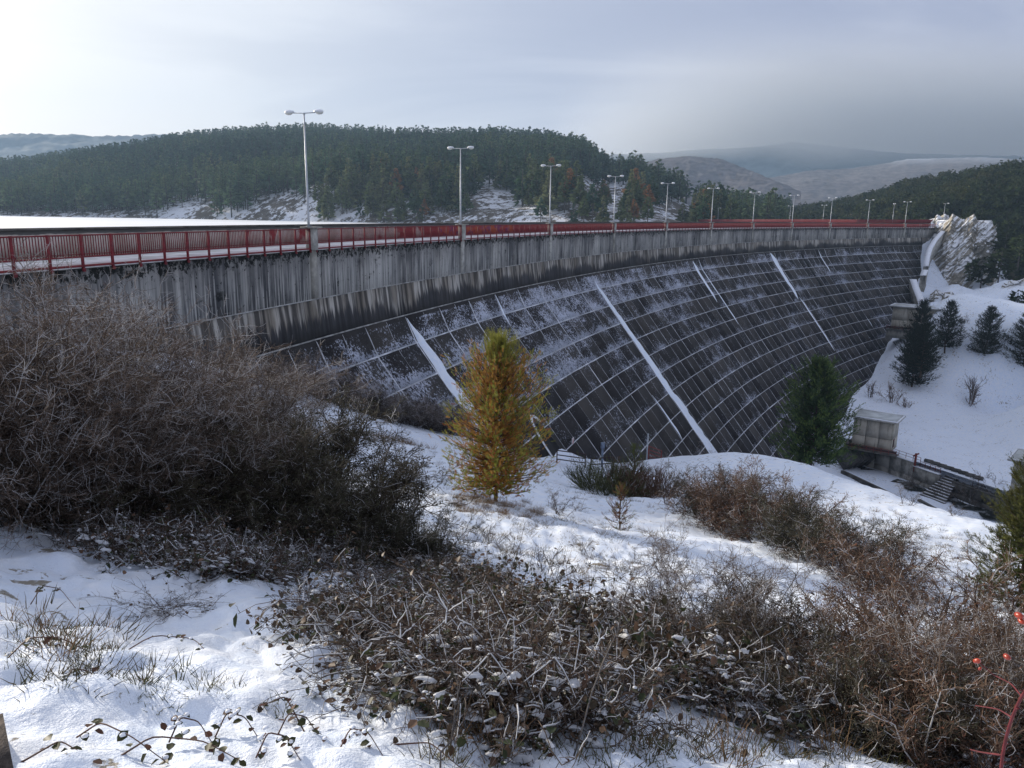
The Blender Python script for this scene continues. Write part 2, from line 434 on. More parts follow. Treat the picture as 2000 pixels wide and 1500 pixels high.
def hill_mat(name, ca, cb, snow=0.6, sc=0.12, frost_z=None):
    m, t, b = new_mat(name)
    g = t.new('ShaderNodeNewGeometry'); pos = g.outputs['Position']
    f = t.noise(pos, sc, 6, 0.7); f2 = t.noise(pos, sc*0.2, 3, 0.5)
    c = t.mix(t.ss(f, 0.35, 0.65), ca, cb)
    sn = t.ss(t.math('ADD', t.noise(pos, sc*1.7, 6, 0.75), t.math('MULTIPLY', t.math('SUBTRACT', f2, 0.5), 0.5)), snow, snow+0.06)
    c = t.mix(t.math('MULTIPLY', sn, 0.9), c, (0.80, 0.83, 0.88))
    if frost_z:
        z = t.new('ShaderNodeSeparateXYZ', {0: pos}).outputs['Z']
        zz = t.math('ADD', z, t.math('MULTIPLY', f2, 40.0))
        c = t.mix(t.math('MULTIPLY', t.ss(zz, frost_z[0], frost_z[1]), 0.75), c, (0.62, 0.66, 0.72))
    t.l.new(c, b.inputs['Base Color']); b.inputs['Roughness'].default_value = 0.9; b.inputs['Specular IOR Level'].default_value = 0.1
    bn = t.new('ShaderNodeBump', {'Strength': 0.5, 'Distance': 2.0, 'Height': f}); t.l.new(bn.outputs[0], b.inputs['Normal'])
    return m
M_HILL = hill_mat('forest_floor', (0.09, 0.075, 0.06), (0.17, 0.15, 0.12), 0.485)
HT = [(-500,1100,-5.5,402,1900),(-200,800,-5.5,374,1500),(0,660,-5.5,350,1300),(150,620,-5.5,327,1200),(300,585,-5.5,302,1120),(450,530,-5.5,288,1050),(620,480,-5.5,275,1000),(750,450,-5.5,281,980),
      (900,420,-5.5,286,950),(1050,390,-5.5,294,900),(1130,380,-5.5,308,880),(1190,375,-5.5,350,880),(1230,370,-5.5,350,900),(1290,370,-5.5,376,920),(1350,380,-5.5,413,950),
      (1400,400,-5.5,430,980),(1450,420,-5.5,434,1000),(1500,450,-5.5,437,1000),(1560,480,-6,440,1000)]
hill_pos = hill_mesh('wooded_hill', HT, M_HILL, 300, 70, 0.72, 6.5, 120.0, seed=3)
RT = [(1480,560,-5,432,900),(1560,520,-5,424,820),(1640,470,-5,404,720),(1740,420,-5,386,640),(1800,380,-6,372,600),(1860,372,-8,360,560),(1905,352,-10,350,540),(1950,338,-16,342,520),(2000,325,-20,336,500),(2200,300,-22,285,480),(2600,280,-20,220,480)]
M_HILLR = hill_mat('woodland_floor', (0.045, 0.045, 0.03), (0.09, 0.08, 0.05), 0.64)
hillr_pos = hill_mesh('wooded_hill', RT, M_HILLR, 140, 60, 0.85, 4.0, 50.0, seed=8)
M_BROWN = hill_mat('bare_woodland', (0.075, 0.064, 0.064), (0.16, 0.142, 0.142), 0.76, 0.05, (148, 200))
hill_mesh('bare_hill', [(1150,1300,-6,360,1500),(1230,1300,-6,325,1500),(1280,1280,-6,311,1520),(1340,1250,-6,305,1550),(1400,1250,-6,311,1550),(1450,1250,-6,330,1500),(1500,1250,-6,350,1450),(1560,1250,-6,375,1400)],
          M_BROWN, 160, 60, 0.8, 6, 160, seed=21, fine=2.0)
hill_mesh('bare_hill', [(1380,1500,-6,372,1900),(1500,1500,-6,346,2000),(1570,1500,-6,333,2100),(1650,1500,-6,329,2200),(1700,1500,-6,322,2250),(1760,1500,-6,311,2300),(1900,1500,-6,308,2300),(2050,1500,-6,316,2300),(2300,1500,-6,330,2300)],
          M_BROWN, 220, 60, 0.9, 8, 260, seed=31, fine=2.5)
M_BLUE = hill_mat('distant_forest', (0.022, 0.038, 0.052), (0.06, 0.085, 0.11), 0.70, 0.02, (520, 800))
hill_mesh('mountain', [(900,3200,-6,300,4200),(1100,3200,-6,306,4200),(1250,3200,-6,300,4300),(1400,3200,-6,294,4300),(1540,3000,-6,276,4200),(1640,3000,-6,288,4200),(1750,3000,-6,299,4200),(1900,3000,-6,302,4200),(2000,3000,-6,306,4200),(2300,3000,-6,306,4200)],
          M_BLUE, 220, 60, 0.9, 40, 500, seed=41, fine=7.0)
hill_mesh('mountain', [(-500,2200,-6,262,3200),(-150,2200,-6,258,3200),(0,2200,-6,264,3200),(100,2200,-6,262,3200),(200,2200,-6,266,3200),(330,2200,-6,262,3200),(500,2200,-6,275,3200),(700,2300,-6,300,3200)],
          M_BLUE, 160, 50, 0.9, 25, 400, seed=51, fine=10.0)

# ------------------------------------------------------------------ haze
m = bpy.data.materials.new('haze'); m.use_nodes = True; m.node_tree.nodes.clear(); t = NT(m.node_tree)
pv_ = t.new('ShaderNodeVolumePrincipled', {'Color': (0.50, 0.72, 1.0, 1), 'Density': 0.00018, 'Anisotropy': 0.2})
t.new('ShaderNodeOutputMaterial', {'Volume': pv_.outputs[0]})
hx, hy0, hy1, hz0, hz1 = 7000, -400, 2400, -60, 330
HV = [(-hx, hy0, hz0), (hx, hy0, hz0), (hx, hy1, hz0), (-hx, hy1, hz0), (-hx, hy0, hz1), (hx, hy0, hz1), (hx, hy1, hz1), (-hx, hy1, hz1)]
ho = obj('haze', make_mesh('haze', HV, np.array([[0,3,2,1],[4,5,6,7],[0,1,5,4],[1,2,6,5],[2,3,7,6],[3,0,4,7]]), m)); ho['kind'] = 'stuff'

# low cloud lying on the far mountain, beyond the haze
m = bpy.data.materials.new('cloud_vapour'); m.use_nodes = True; m.node_tree.nodes.clear(); t = NT(m.node_tree)
pos = t.new('ShaderNodeNewGeometry').outputs['Position']; sp = t.new('ShaderNodeSeparateXYZ', {0: pos})
nn_ = t.noise(pos, 0.0022, 3, 0.5)
zc_ = t.math('ADD', sp.outputs[2], t.math('MULTIPLY', t.math('SUBTRACT', nn_, 0.5), 260.0))
dd_ = t.math('MULTIPLY', t.ss(zc_, 205.0, 345.0), t.math('MULTIPLY', t.ss(sp.outputs[0], 100.0, 1100.0), t.ss(sp.outputs[2], 460.0, 640.0, 1.0, 0.0)))
pv_ = t.new('ShaderNodeVolumePrincipled', {'Color': (0.88, 0.93, 1.0, 1), 'Density': t.math("MULTIPLY", dd_, 0.0020), 'Anisotropy': 0.3})
t.new('ShaderNodeOutputMaterial', {'Volume': pv_.outputs[0]})
CV_ = [(0, 2420, 200), (4600, 2420, 200), (4600, 5200, 200), (0, 5200, 200), (0, 2420, 650), (4600, 2420, 650), (4600, 5200, 650), (0, 5200, 650)]
co = obj('low_cloud', make_mesh('low_cloud', CV_, np.array([[0,3,2,1],[4,5,6,7],[0,1,5,4],[1,2,6,5],[2,3,7,6],[3,0,4,7]]), m)); co['kind'] = 'stuff'

# ================================================================== THE DAM
dam = empty('dam', tuple(arc(130, 0, -2.4)), 0, 'huge curved concrete dam with dark frosted panels streaked by snow', 'dam')
DM = Matrix.Translation(dam.location).inverted()
def dobj(name, me, lab=None, kind=None):
    o = obj(name, me, dam); o.matrix_parent_inverse = DM
    set_props(o, lab, None, None, kind); return o

def dam_mat(name, wall):
    m, t, b = new_mat(name)
    uv = t.new('ShaderNodeUVMap', uv_map='UVMap').outputs[0]
    pos = t.new('ShaderNodeNewGeometry').outputs['Position']
    sp = t.new('ShaderNodeSeparateXYZ', {0: uv}); u, v = sp.outputs[0], sp.outputs[1]      # u metres along the crest, v height
    if wall:
        st = t.noise(t.scalevec(uv, (1.6, 0.06, 1)), 1.0, 5, 0.62)
        st2 = t.noise(t.scalevec(uv, (5.5, 0.16, 1)), 1.0, 4, 0.65)
        blot = t.noise(t.scalevec(uv, (0.5, 0.9, 1)), 1.2, 6, 0.7, 0.4)
        wide = t.noise(t.scalevec(uv, (0.16, 0.02, 1)), 1.0, 3, 0.5)
        tone = t.mix(t.ss(t.math('ADD', t.math('MULTIPLY', st, 0.42), t.math('ADD', t.math('MULTIPLY', wide, 0.45), t.math('MULTIPLY', t.noise(t.scalevec(uv, (0.45, 0.35, 1)), 1.0, 4, 0.6), 0.28))), 0.46, 0.74), (0.055, 0.056, 0.061), (0.33, 0.325, 0.31))
        tone = t.mix(t.ss(blot, 0.55, 0.75), tone, (0.04, 0.04, 0.045))
        dh = t.math('ADD', v, 5.6)                                   # height above the first joint
        low = t.ss(dh, 0.0, 2.9, 1.0, 0.18)
        ws = t.math('MULTIPLY', t.ss(t.math('ADD', st2, t.math('MULTIPLY', wide, 0.40)), 0.655, 0.79), low)
        pm = t.math('ADD', t.noise(t.scalevec(uv, (0.28, 0.55, 1)), 1.0, 3, 0.5), t.math('MULTIPLY', blot, 0.5))
        tone = t.mix(t.ss(pm, 0.90, 0.94), tone, (0.016, 0.017, 0.017))
        c = t.mix(ws, tone, (0.50, 0.49, 0.46))
        colm = t.noise(t.scalevec(uv, (0.75, 0.05, 1)), 1.0, 3, 0.55)
        paleb = t.math('MULTIPLY', t.ss(colm, 0.54, 0.62), low)
        c = t.mix(t.math('MULTIPLY', paleb, 0.75), c, t.mix(t.ss(st2, 0.35, 0.6), (0.24, 0.235, 0.22), (0.46, 0.45, 0.42)))
        # black moss along the top and in ragged patches
        mo = t.math('ADD', t.noise(t.scalevec(uv, (2.2, 1.6, 1)), 1.6, 6, 0.75), t.math('MULTIPLY', t.ss(v, -3.6, -2.4), 0.17))
        c = t.mix(t.ss(mo, 0.60, 0.66), c, (0.012, 0.013, 0.012))
        bh = mo
    else:
        # curved shoulder and slope: dark moss-blackened concrete, frost on it
        dj = t.math('ADD', v, 5.6)
        fl = t.math('FLOOR', t.math('DIVIDE', t.math('ADD', u, 0.2), 3.4))
        gl = t.math('FLOOR', t.math('DIVIDE', t.math('ADD', v, 100-12.8+100.8), 2.4))
        cell = t.new('ShaderNodeTexWhiteNoise', {'Vector': t.new('ShaderNodeCombineXYZ', {0: fl, 1: gl, 2: 0.0}).outputs[0]}, noise_dimensions='3D').outputs['Value']
        base = t.mix(t.math('POWER', cell, 1.5), (0.024, 0.022, 0.023), (0.064, 0.058, 0.053))
        mot = t.noise(t.scalevec(uv, (0.35, 0.9, 1)), 1.0, 5, 0.6)
        base = t.mix(t.math('MULTIPLY', t.ss(mot, 0.5, 0.75), 0.5), base, (0.075, 0.07, 0.068))
        drip = t.noise(t.scalevec(uv, (2.6, 0.10, 1)), 1.0, 5, 0.6)
        # run-off streaks under the first joint
        runlen = t.math('MULTIPLY', t.noise(t.scalevec(uv, (2.2, 0.0, 1)), 1.0, 4, 0.7), t.math('MULTIPLY', t.noise(t.scalevec(uv, (0.12, 0.0, 1)), 1.0, 2, 0.5), 7.5))
        rm = t.ss(t.math('ADD', dj, t.math('MULTIPLY', t.math('SUBTRACT', runlen, 0.95), 1.25)), -0.45, 0.15)
        rc = t.mix(t.ss(t.noise(t.scalevec(uv, (0.5, 0.2, 1)), 1.0, 3), 0.4, 0.6), (0.24, 0.215, 0.18), (0.46, 0.44, 0.40))
        c = t.mix(t.math('MULTIPLY', rm, t.ss(t.math('ADD', drip, t.math('MULTIPLY', t.noise(t.scalevec(uv, (0.07, 0.0, 1)), 1.0, 2), 0.3)), 0.56, 0.74, 0.12, 0.95)), base, rc)
        sho = t.ss(v, -8.6, -7.4)
        c = t.mix(t.math('MULTIPLY', t.math('MULTIPLY', sho, 0.55), t.math('SUBTRACT', 1.0, rm)), c, t.mix(t.ss(drip, 0.35, 0.65), (0.032, 0.033, 0.037), (0.085, 0.087, 0.095)))
        # frost and snow: ragged flecks, thicker above each joint and towards the top and the near end
        fr = t.math('FRACT', t.math('DIVIDE', t.math('ADD', v, 12.8+48.0), 2.4))
        above = t.ss(fr, 0.0, 0.55, 1.0, 0.0)
        region = t.noise(t.scalevec(uv, (0.055, 0.16, 1)), 1.0, 4, 0.6)
        r2 = t.noise(t.scalevec(uv, (0.33, 0.5, 1)), 1.0, 4, 0.6)
        hgt = t.ss(v, -26.0, -9.0)
        along = t.ss(u, 40.0, 210.0, 1.0, 0.35)
        k = t.math('ADD', t.math('MULTIPLY', region, 0.55), t.math('MULTIPLY', r2, 0.42))
        k = t.math('ADD', k, t.math('MULTIPLY', above, 0.11))
        k = t.math('ADD', k, t.math('MULTIPLY', t.math('MULTIPLY', hgt, along), 0.13))
        k = t.math('MULTIPLY', k, t.ss(v, -8.6, -8.1, 1.0, 0.0))
        fleck = t.noise(t.scalevec(uv, (2.6, 3.0, 1)), 1.5, 5, 0.82, 0.6)
        sn = t.ss(t.math('ADD', t.math('MULTIPLY', k, 0.95), t.math('MULTIPLY', fleck, 0.95)), 1.085, 1.14)
        fw = t.noise(t.scalevec(uv, (5.5, 6.5, 1)), 1.6, 4, 0.8)
        sn2 = t.ss(t.math('ADD', fw, t.math('MULTIPLY', k, 0.30)), 0.80, 0.86)
        sn = t.math('MAXIMUM', sn, t.math('MULTIPLY', sn2, 0.5))
        c = t.mix(t.math('MULTIPLY', sn, 0.80), c, (0.56, 0.60, 0.71))
        # a black seep down one joint
        uu = t.math('ABSOLUTE', t.math('SUBTRACT', u, 187.6))
        seep = t.math('MULTIPLY', t.ss(uu, 0.5, 1.0, 1.0, 0.0), t.math('MULTIPLY', t.ss(v, -9.5, -9.0, 1.0, 0.0), t.ss(v, -25.5, -23.0)))
        c = t.mix(seep, c, (0.006, 0.006, 0.006))
        bh = fleck
    t.l.new(c, b.inputs['Base Color']); b.inputs['Roughness'].default_value = 0.85; b.inputs['Specular IOR Level'].default_value = 0.15
    bn = t.new('ShaderNodeBump', {'Strength': 0.6, 'Distance': 0.06, 'Height': bh}); t.l.new(bn.outputs[0], b.inputs['Normal'])
    return m
M_WALL = dam_mat('wall_concrete', True)
M_SLOPE = dam_mat('slope_concrete', False)
# joint filling: snow lying in the level joints, grey lime in the upright ones
m, t, b = new_mat('joint_snow')
uv = t.new('ShaderNodeUVMap', uv_map='UVMap').outputs[0]
sp = t.new('ShaderNodeSeparateXYZ', {0: uv})
nz = t.noise(t.scalevec(uv, (0.9, 0.7, 1)), 1.0, 5, 0.7)
fr = t.math('ABSOLUTE', t.math('SUBTRACT', t.math('FRACT', t.math('DIVIDE', t.math('ADD', sp.outputs[1], 12.8+48.0+1.2), 2.4)), 0.5))
hj = t.ss(fr, 0.05, 0.08, 1.0, 0.0)
upc = t.mix(t.ss(nz, 0.30, 0.52), (0.08, 0.08, 0.08), (0.50, 0.51, 0.54))
lvc = t.mix(t.ss(nz, 0.28, 0.5), (0.14, 0.14, 0.15), (0.50, 0.52, 0.56))
cc_ = t.mix(hj, upc, lvc)
cc_ = t.mix(t.ss(sp.outputs[1], -8.4, -8.0), cc_, t.mix(t.ss(nz, 0.4, 0.6), (0.03, 0.03, 0.03), (0.26, 0.25, 0.23)))
t.l.new(cc_, b.inputs['Base Color']); b.inputs['Roughness'].default_value = 0.9
M_JOINT = m
M_CONC = simple('pale_concrete', (0.38, 0.37, 0.34), 0.9, 0.35, 1.5, 0.3)
M_CONC2 = simple('weathered_concrete', (0.28, 0.27, 0.24), 0.9, 0.4, 0.9, 0.3)
M_DCONC = simple('dark_concrete', (0.10, 0.097, 0.09), 0.9, 0.5, 0.8, 0.3)
M_SNOWC = simple('snow_cap', (0.82, 0.85, 0.90), 0.6, 0.06, 2.0, 0.3)

# body behind the panels
S0, S1 = -62.0, 283.6
ss_ = np.linspace(S0, S1, 150)
sec = [(-5.2, -50.0), (-5.2, -2.30), (-0.07, -2.30)]
for z_ in np.concatenate([np.linspace(-2.45, -8.15, 8), np.linspace(-8.6, -12.8, 10), np.array([-15.2-2.4*i for i in range(13)])]):
    sec.append((float(dprof(z_))-(0.05 if z_ > -8.2 else 0.015), z_))
sec.append((sec[-1][0], -50.0))
NS = len(sec); BV = []; BUV = []
for s_ in ss_:
    for d_, z_ in sec: BV.append(arc(s_, d_, z_)); BUV.append((s_, z_))
BQ = []
for i in range(len(ss_)-1):
    for j in range(NS):
        a = i*NS+j; c_ = i*NS+(j+1) % NS; BQ.append([a, c_, c_+NS, a+NS])
dobj('core', make_mesh('core', BV, np.array(BQ), M_JOINT, False, BUV))

def panel(s0, s1, z0, z1, proud, tilt, nsub=3, nh=2):
    """one concrete panel between joints; returns V, Q, UV (skirts dip back to the core)"""
    us = np.linspace(s0, s1, nh+1); zs = np.linspace(z0, z1, nsub+1)
    V = []; UV = []
    for z_ in zs:
        for u_ in us:
            p = proud+tilt*((u_-s0)/(s1-s0)-0.5); V.append(arc(u_, dprof(z_)+p, z_)); UV.append((u_, z_))
    w = nh+1; Q = [[j*w+i, j*w+i+1, (j+1)*w+i+1, (j+1)*w+i] for j in range(nsub) for i in range(nh)]
    ring = [i for i in range(nh+1)]+[j*w+nh for j in range(1, nsub+1)]+[nsub*w+i for i in range(nh-1, -1, -1)]+[j*w for j in range(nsub-1, 0, -1)]
    n0 = len(V)
    for r_ in ring:
        j, i = divmod(r_, w); V.append(arc(us[i], dprof(zs[j])-0.07, zs[j])); UV.append(UV[r_])
    nrg = len(ring)
    for k in range(nrg): Q.append([ring[k], n0+k, n0+(k+1) % nrg, ring[(k+1) % nrg]])
    return np.array(V), np.array(Q)[:, ::-1], np.array(UV)
cs, cz = zip(*CONTACT)
prs = np.random.default_rng(3)
plist = []
for i in range(-4, 42):
    s0, s1 = 6.8*i-0.2, 6.8*(i+1)-0.2
    for k in range(17):
        z0, z1 = ZK[k], ZK[k+1]
        zc = np.interp((s0+s1)/2, cs, cz)
        if z0 < min(np.interp(s0, cs, cz), np.interp(s1, cs, cz))-1.5: continue
        gh = 0.05 if k < 2 else 0.075
        gu = 0.03 if k < 2 else 0.06
        P = arc((s0+s1)/2, dprof((z0+z1)/2), (z0+z1)/2); X_, Y_, D_ = project(P)
        vis = 6.8*2.6/(D_**2)
        if k >= 2: vis *= 1.4
        if X_ < -150 or X_ > 2100: vis = 0
        a = (s0+gu, s1-gu, z0-gh*0.4, z1+gh, prs.uniform(0.005, 0.025), prs.uniform(-0.012, 0.012), {0: 1, 1: 2, 2: 4, 3: 3}.get(k, 1))
        plist.append((vis, k, a))
plist.sort(key=lambda r: -r[0])
rest = {0: [], 1: []}
for n_, (vis, k, a) in enumerate(plist):
    V, Q, UV = panel(*a)
    mt = M_WALL if k == 0 else M_SLOPE
    if n_ < 298:
        dobj('panel', make_mesh('panel', V, Q, mt, False, UV))
    else: rest[0 if k == 0 else 1].append((V, Q, UV))
for key, mt in ((0, M_WALL), (1, M_SLOPE)):
    if rest[key]:
        V, Q, UV, off = [], [], [], 0
        for v_, q_, u_ in rest[key]: V.append(v_); Q.append(q_+off); UV.append(u_); off += len(v_)
        dobj('distant_panels', make_mesh('distant_panels', np.vstack(V), np.vstack(Q), mt, False, np.vstack(UV)), None, 'stuff')

# snow and lime caught along the joints: broken, uneven beads
def bead_col(mname, c0, c1):
    return simple(mname, c0, 0.85, 0.35, 0.7)
def beads(name, mat, vertical, seed):
    r = np.random.default_rng(seed); V, Q, off = [], [], 0
    def seg(s0, z0, s1, z1, w0, w1, h):
        nonlocal off
        A, B = [], []
        for (s_, z_, w_) in ((s0, z0, w0), (s1, z1, w1)):
            for q in (-1, 0, 1):
                ss2, zz2 = (s_+q*w_/2, z_) if vertical else (s_, z_+q*w_/2)
                V.append(arc(ss2, dprof(zz2)+(h if q == 0 else 0.012), zz2))
        Q.extend([[off, off+1, off+4, off+3], [off+1, off+2, off+5, off+4]]); off += 6
    if vertical:
        for i in range(-3, 84):
            s_ = 3.4*i-0.2; half = i % 2; zc = np.interp(s_, cs, cz)
            if s_ < -22 or s_ > 281: continue
            z_ = -8.3; w0 = 0.05
            while z_ > zc-1.5:
                dz = r.uniform(0.45, 0.8); pres = (vnoise(np.array([i*3.7]), np.array([z_/5.0]), 33)[0]+0.5)*(0.55 if half else 1.05)+r.uniform(-.12, .22)
                w1 = np.clip(pres*0.24, 0.0, 0.24)*(0.7 if half else 1)
                if (w0 > 0.022 or w1 > 0.022): seg(s_, z_, s_, z_-dz, max(w0, 0.012), max(w1, 0.012), 0.03)
                z_ -= dz; w0 = w1
    else:
        for k in range(3, 17):
            z_ = ZK[k]; s_ = -22.0; w0 = 0.08
            while s_ < 281:
                ds = r.uniform(0.5, 1.0); w1 = np.clip(0.050+0.15*vnoise(np.array([s_/3.1]), np.array([k*5.3]), 44)[0]+r.uniform(-.03, .04), 0.03, 0.26)
                if z_ > np.interp(s_, cs, cz)-1.5: seg(s_+ds, z_+0.02, s_, z_+0.02, w1, w0, 0.05)
                s_ += ds; w0 = w1
    Qa = np.array(Q); dobj(name, make_mesh(name, V, Qa, mat), None, 'stuff')
beads('upright_joint_lime', simple('joint_lime', (0.56, 0.58, 0.62), 0.9, 0.35, 0.9), True, 5)
beads('level_joint_snow', simple('joint_snow_bead', (0.55, 0.57, 0.61), 0.8, 0.3, 0.9), False, 6)

# pilasters under the lamps
pil_me = []
for i in range(12):
    s_ = i*DS; mb = MB()
    V = []; 
    for (u_, d_, z_) in [(-.33,-.05,-5.5),(.33,-.05,-5.5),(.33,.13,-5.5),(-.33,.13,-5.5),(-.33,-.05,-2.3),(.33,-.05,-2.3),(.33,.13,-2.3),(-.33,.13,-2.3)]:
        V.append(arc(s_+u_+0.35, d_, z_))
    uvp = [(s_+a_[0]*3, a_[1]) for a_ in [(-.33,-5.5),(.33,-5.5),(.5,-5.5),(-.5,-5.5),(-.33,-2.3),(.33,-2.3),(.5,-2.3),(-.5,-2.3)]]
    Q = np.array([[0,3,2,1],[4,5,6,7],[0,1,5,4],[1,2,6,5],[2,3,7,6],[3,0,4,7]])
    o_ = dobj('pilaster', make_mesh('pilaster', V, Q, M_CONC if i % 3 else M_CONC2))
# thin ledges along the first two joints, whitened by lime and snow
M_LEDGE = simple('ledge_lime', (0.34, 0.34, 0.33), 0.9, 0.45, 1.1)
# walkway surface: thin snow over concrete
m, t, b = new_mat('walkway_snow'); pos = t.new('ShaderNodeNewGeometry').outputs['Position']
f = t.noise(pos, 0.8, 5, 0.6); t.l.new(t.mix(t.ss(f, 0.35, 0.6), (0.52, 0.50, 0.47), (0.78, 0.77, 0.76)), b.inputs['Base Color']); b.inputs['Roughness'].default_value = 0.8
M_WALK = m
def sweep(name, secpts, mat, s0, s1, n, parent_fn, lab=None, kind=None, closed=True, smooth_=False):
    V = [arc(s_, d_, z_) for s_ in np.linspace(s0, s1, n) for d_, z_ in secpts]
    k = len(secpts); UV = [(s_, z_) for s_ in np.linspace(s0, s1, n) for d_, z_ in secpts]
    Q = [[i*k+j, i*k+(j+1) % k, (i+1)*k+(j+1) % k, (i+1)*k+j] for i in range(n-1) for j in range(k if closed else k-1)]
    me = make_mesh(name, V, [np.array(Q)] + ([np.array([list(range(k))[::-1], [(n-1)*k+j for j in range(k)]])] if closed else []), mat, smooth_, UV)
    return parent_fn(name, me, lab, kind)
sweep('walkway', [(-4.7, -2.296), (-4.7, -2.26), (0.02, -2.26), (0.02, -2.40), (-0.03, -2.40), (-0.03, -2.296)], M_WALK, S0, 283.9, 140, dobj)
# upstream parapet with red splashes and a sprayed stretch
m, t, b = new_mat('parapet_paint')
uv = t.new('ShaderNodeUVMap', uv_map='UVMap').outputs[0]; sp = t.new('ShaderNodeSeparateXYZ', {0: uv})
c = t.mix(t.ss(t.noise(t.scalevec(uv, (0.7, 0.5, 1)), 1.0, 5, 0.65), 0.35, 0.65), (0.36, 0.31, 0.26), (0.55, 0.50, 0.45))
red = t.noise(t.scalevec(uv, (0.45, 0.25, 1)), 1.0, 4, 0.6)
gr = t.math('MULTIPLY', t.ss(sp.outputs[0], 10.0, 45.0, 0.0, 0.45), 1.0)
c = t.mix(t.ss(t.math('ADD', red, gr), 0.58, 0.66), c, (0.26, 0.026, 0.028))
spray = t.math('MULTIPLY', t.ss(sp.outputs[0], 30.5, 31.5), t.ss(sp.outputs[0], 50.0, 52.0, 1.0, 0.0))
hue = t.noise(t.scalevec(uv, (0.55, 0.8, 1)), 1.0, 2, 0.5)
sc_ = t.mix(t.ss(hue, 0.46, 0.54), (0.55, 0.13, 0.02), (0.17, 0.045, 0.17))
sc_ = t.mix(t.ss(t.noise(t.scalevec(uv, (0.9, 1.1, 1)), 1.0, 2), 0.52, 0.56), sc_, (0.40, 0.05, 0.03))
c = t.mix(t.math('MULTIPLY', spray, 0.85), c, sc_)
topm = t.math('ADD', sp.outputs[1], t.math('MULTIPLY', t.noise(t.scalevec(uv, (0.8, 3, 1)), 1.0, 4, 0.7), 0.25))
c = t.mix(t.ss(topm, -1.09, -1.02), c, (0.10, 0.10, 0.095))
t.l.new(c, b.inputs['Base Color']); b.inputs['Roughness'].default_value = 0.9
M_PARA = m
sweep('parapet', [(-5.1, -2.30), (-5.1, -0.98), (-4.7, -0.98), (-4.7, -2.30)], M_PARA, S0, 284, 140, dobj)
sweep('coping', [(-5.18, -0.98), (-5.18, -0.88), (-4.62, -0.88), (-4.62, -0.98)], M_DCONC, S0, 284.1, 140, dobj)

sweep('ledge', [(-0.02, -5.62), (0.055, -5.61), (0.055, -5.56), (-0.02, -5.54)], M_LEDGE, S0, 283.5, 150, dobj)
sweep('ledge', [(0.27, -8.20), (0.36, -8.19), (0.355, -8.13), (0.27, -8.10)], M_LEDGE, S0, 283.5, 150, dobj)
# snow lying in the run-off channels beside some upright joints
M_STREAK = snow_mat('streak_snow', 0.0, 1.0)
def streak(s0, wt, wb, z_top, z_bot, h=0.12, seed=0, parts=1, name='snow_streak'):
    n = max(8, int((z_top-z_bot)*3)); V = []; UV = []; k = 7
    zz = np.linspace(z_top, z_bot, n)
    for i, z_ in enumerate(zz):
        f_ = i/(n-1); w = wt+(wb-wt)*f_**0.8
        w *= 1+0.30*float(vnoise(np.array([i*0.45]), np.array([seed*3.1]), 3)[0])
        w *= min(1, (n-1-i)/4+0.05) if seed not in (1, 2) else 1
        w *= min(1, i/5+0.05)
        ctr = s0+w/2+0.25*float(vnoise(np.array([i*0.2]), np.array([seed*1.7+9]), 5)[0])*w
        for j in range(k):
            q = j/(k-1)*2-1; hh = h*(1-q*q)**0.6*min(1.0, w)+0.045
            if 0 < j < k-1: hh += 0.06*float(vnoise(np.array([i*0.7+j*2.1]), np.array([seed+j*1.3]), 7)[0])
            V.append(arc(ctr+q*w/2, dprof(z_)+(hh if 0 < j < k-1 else -0.03), z_)); UV.append((ctr+q*w/2, z_))
    Q = [[i*k+j, i*k+j+1, (i+1)*k+j+1, (i+1)*k+j] for i in range(n-1) for j in range(k-1)]
    dobj(name, make_mesh(name, V, np.array(Q), M_STREAK, True, UV))
streak(13.5, 0.6, 2.9, -8.4, -19.5, 0.24, 1)
streak(67.9, 0.5, 3.3, -9.2, -37.2, 0.32, 2)
streak(33.9, 0.5, 0.4, -8.3, -11.5, 0.02, 3)
streak(118.4, 1.5, 0.9, -8.6, -16.5, 0.12, 4)
streak(121.9, 0.3, 0.6, -8.6, -21.0, 0.05, 5)
streak(167.0, 3.0, 1.2, -8.4, -19.5, 0.2, 6)
streak(168.6, 0.9, 0.7, -19.0, -31.5, 0.08, 7)
streak(199.4, 0.4, 0.8, -8.3, -14.6, 0.06, 8)
streak(-8.0, 0.4, 0.6, -8.0, -11.0, 0.06, 9)
streak(61.3, 0.3, 0.7, -23.8, -29.5, 0.10, 10)
streak(14.8, 0.1, 0.5, -12.5, -16.0, 0.07, 12)
streak(203.8, 0.3, 0.6, -26.5, -29.0, 0.06, 13)

# ------------------------------------------------------------------ red railings between the lamp pillars
m, t, b = new_mat('red_paint'); pos = t.new('ShaderNodeNewGeometry').outputs['Position']
f = t.noise(pos, 6.0, 5, 0.65)
t.l.new(t.mix(t.ss(f, 0.35, 0.7), (0.120, 0.007, 0.013), (0.210, 0.015, 0.021)), b.inputs['Base Color']); b.inputs['Roughness'].default_value = 0.55; b.inputs['Specular IOR Level'].default_value = 0.3
M_RED = m
post_me = MB().box((0, 0, -0.76), (0.11, 0.07, 1.50)).box((0, -0.045, -1.46), (0.15, 0.02, 0.16))
pme = post_me.build('post_tmp', M_RED); POST = pme.data; POST.name = 'post'; bpy.data.objects.remove(pme)
def add_sweep(mb, secpts, s0, s1, n):
    k = len(secpts); V = [arc(s_, d_, z_) for s_ in np.linspace(s0, s1, n) for d_, z_ in secpts]
    Q = [[i*k+j, i*k+(j+1) % k, (i+1)*k+(j+1) % k, (i+1)*k+j] for i in range(n-1) for j in range(k)]
    mb.add(V, Q)
def rect(d, z, w, h): return [(d-w/2, z-h/2), (d-w/2, z+h/2), (d+w/2, z+h/2), (d+w/2, z-h/2)]
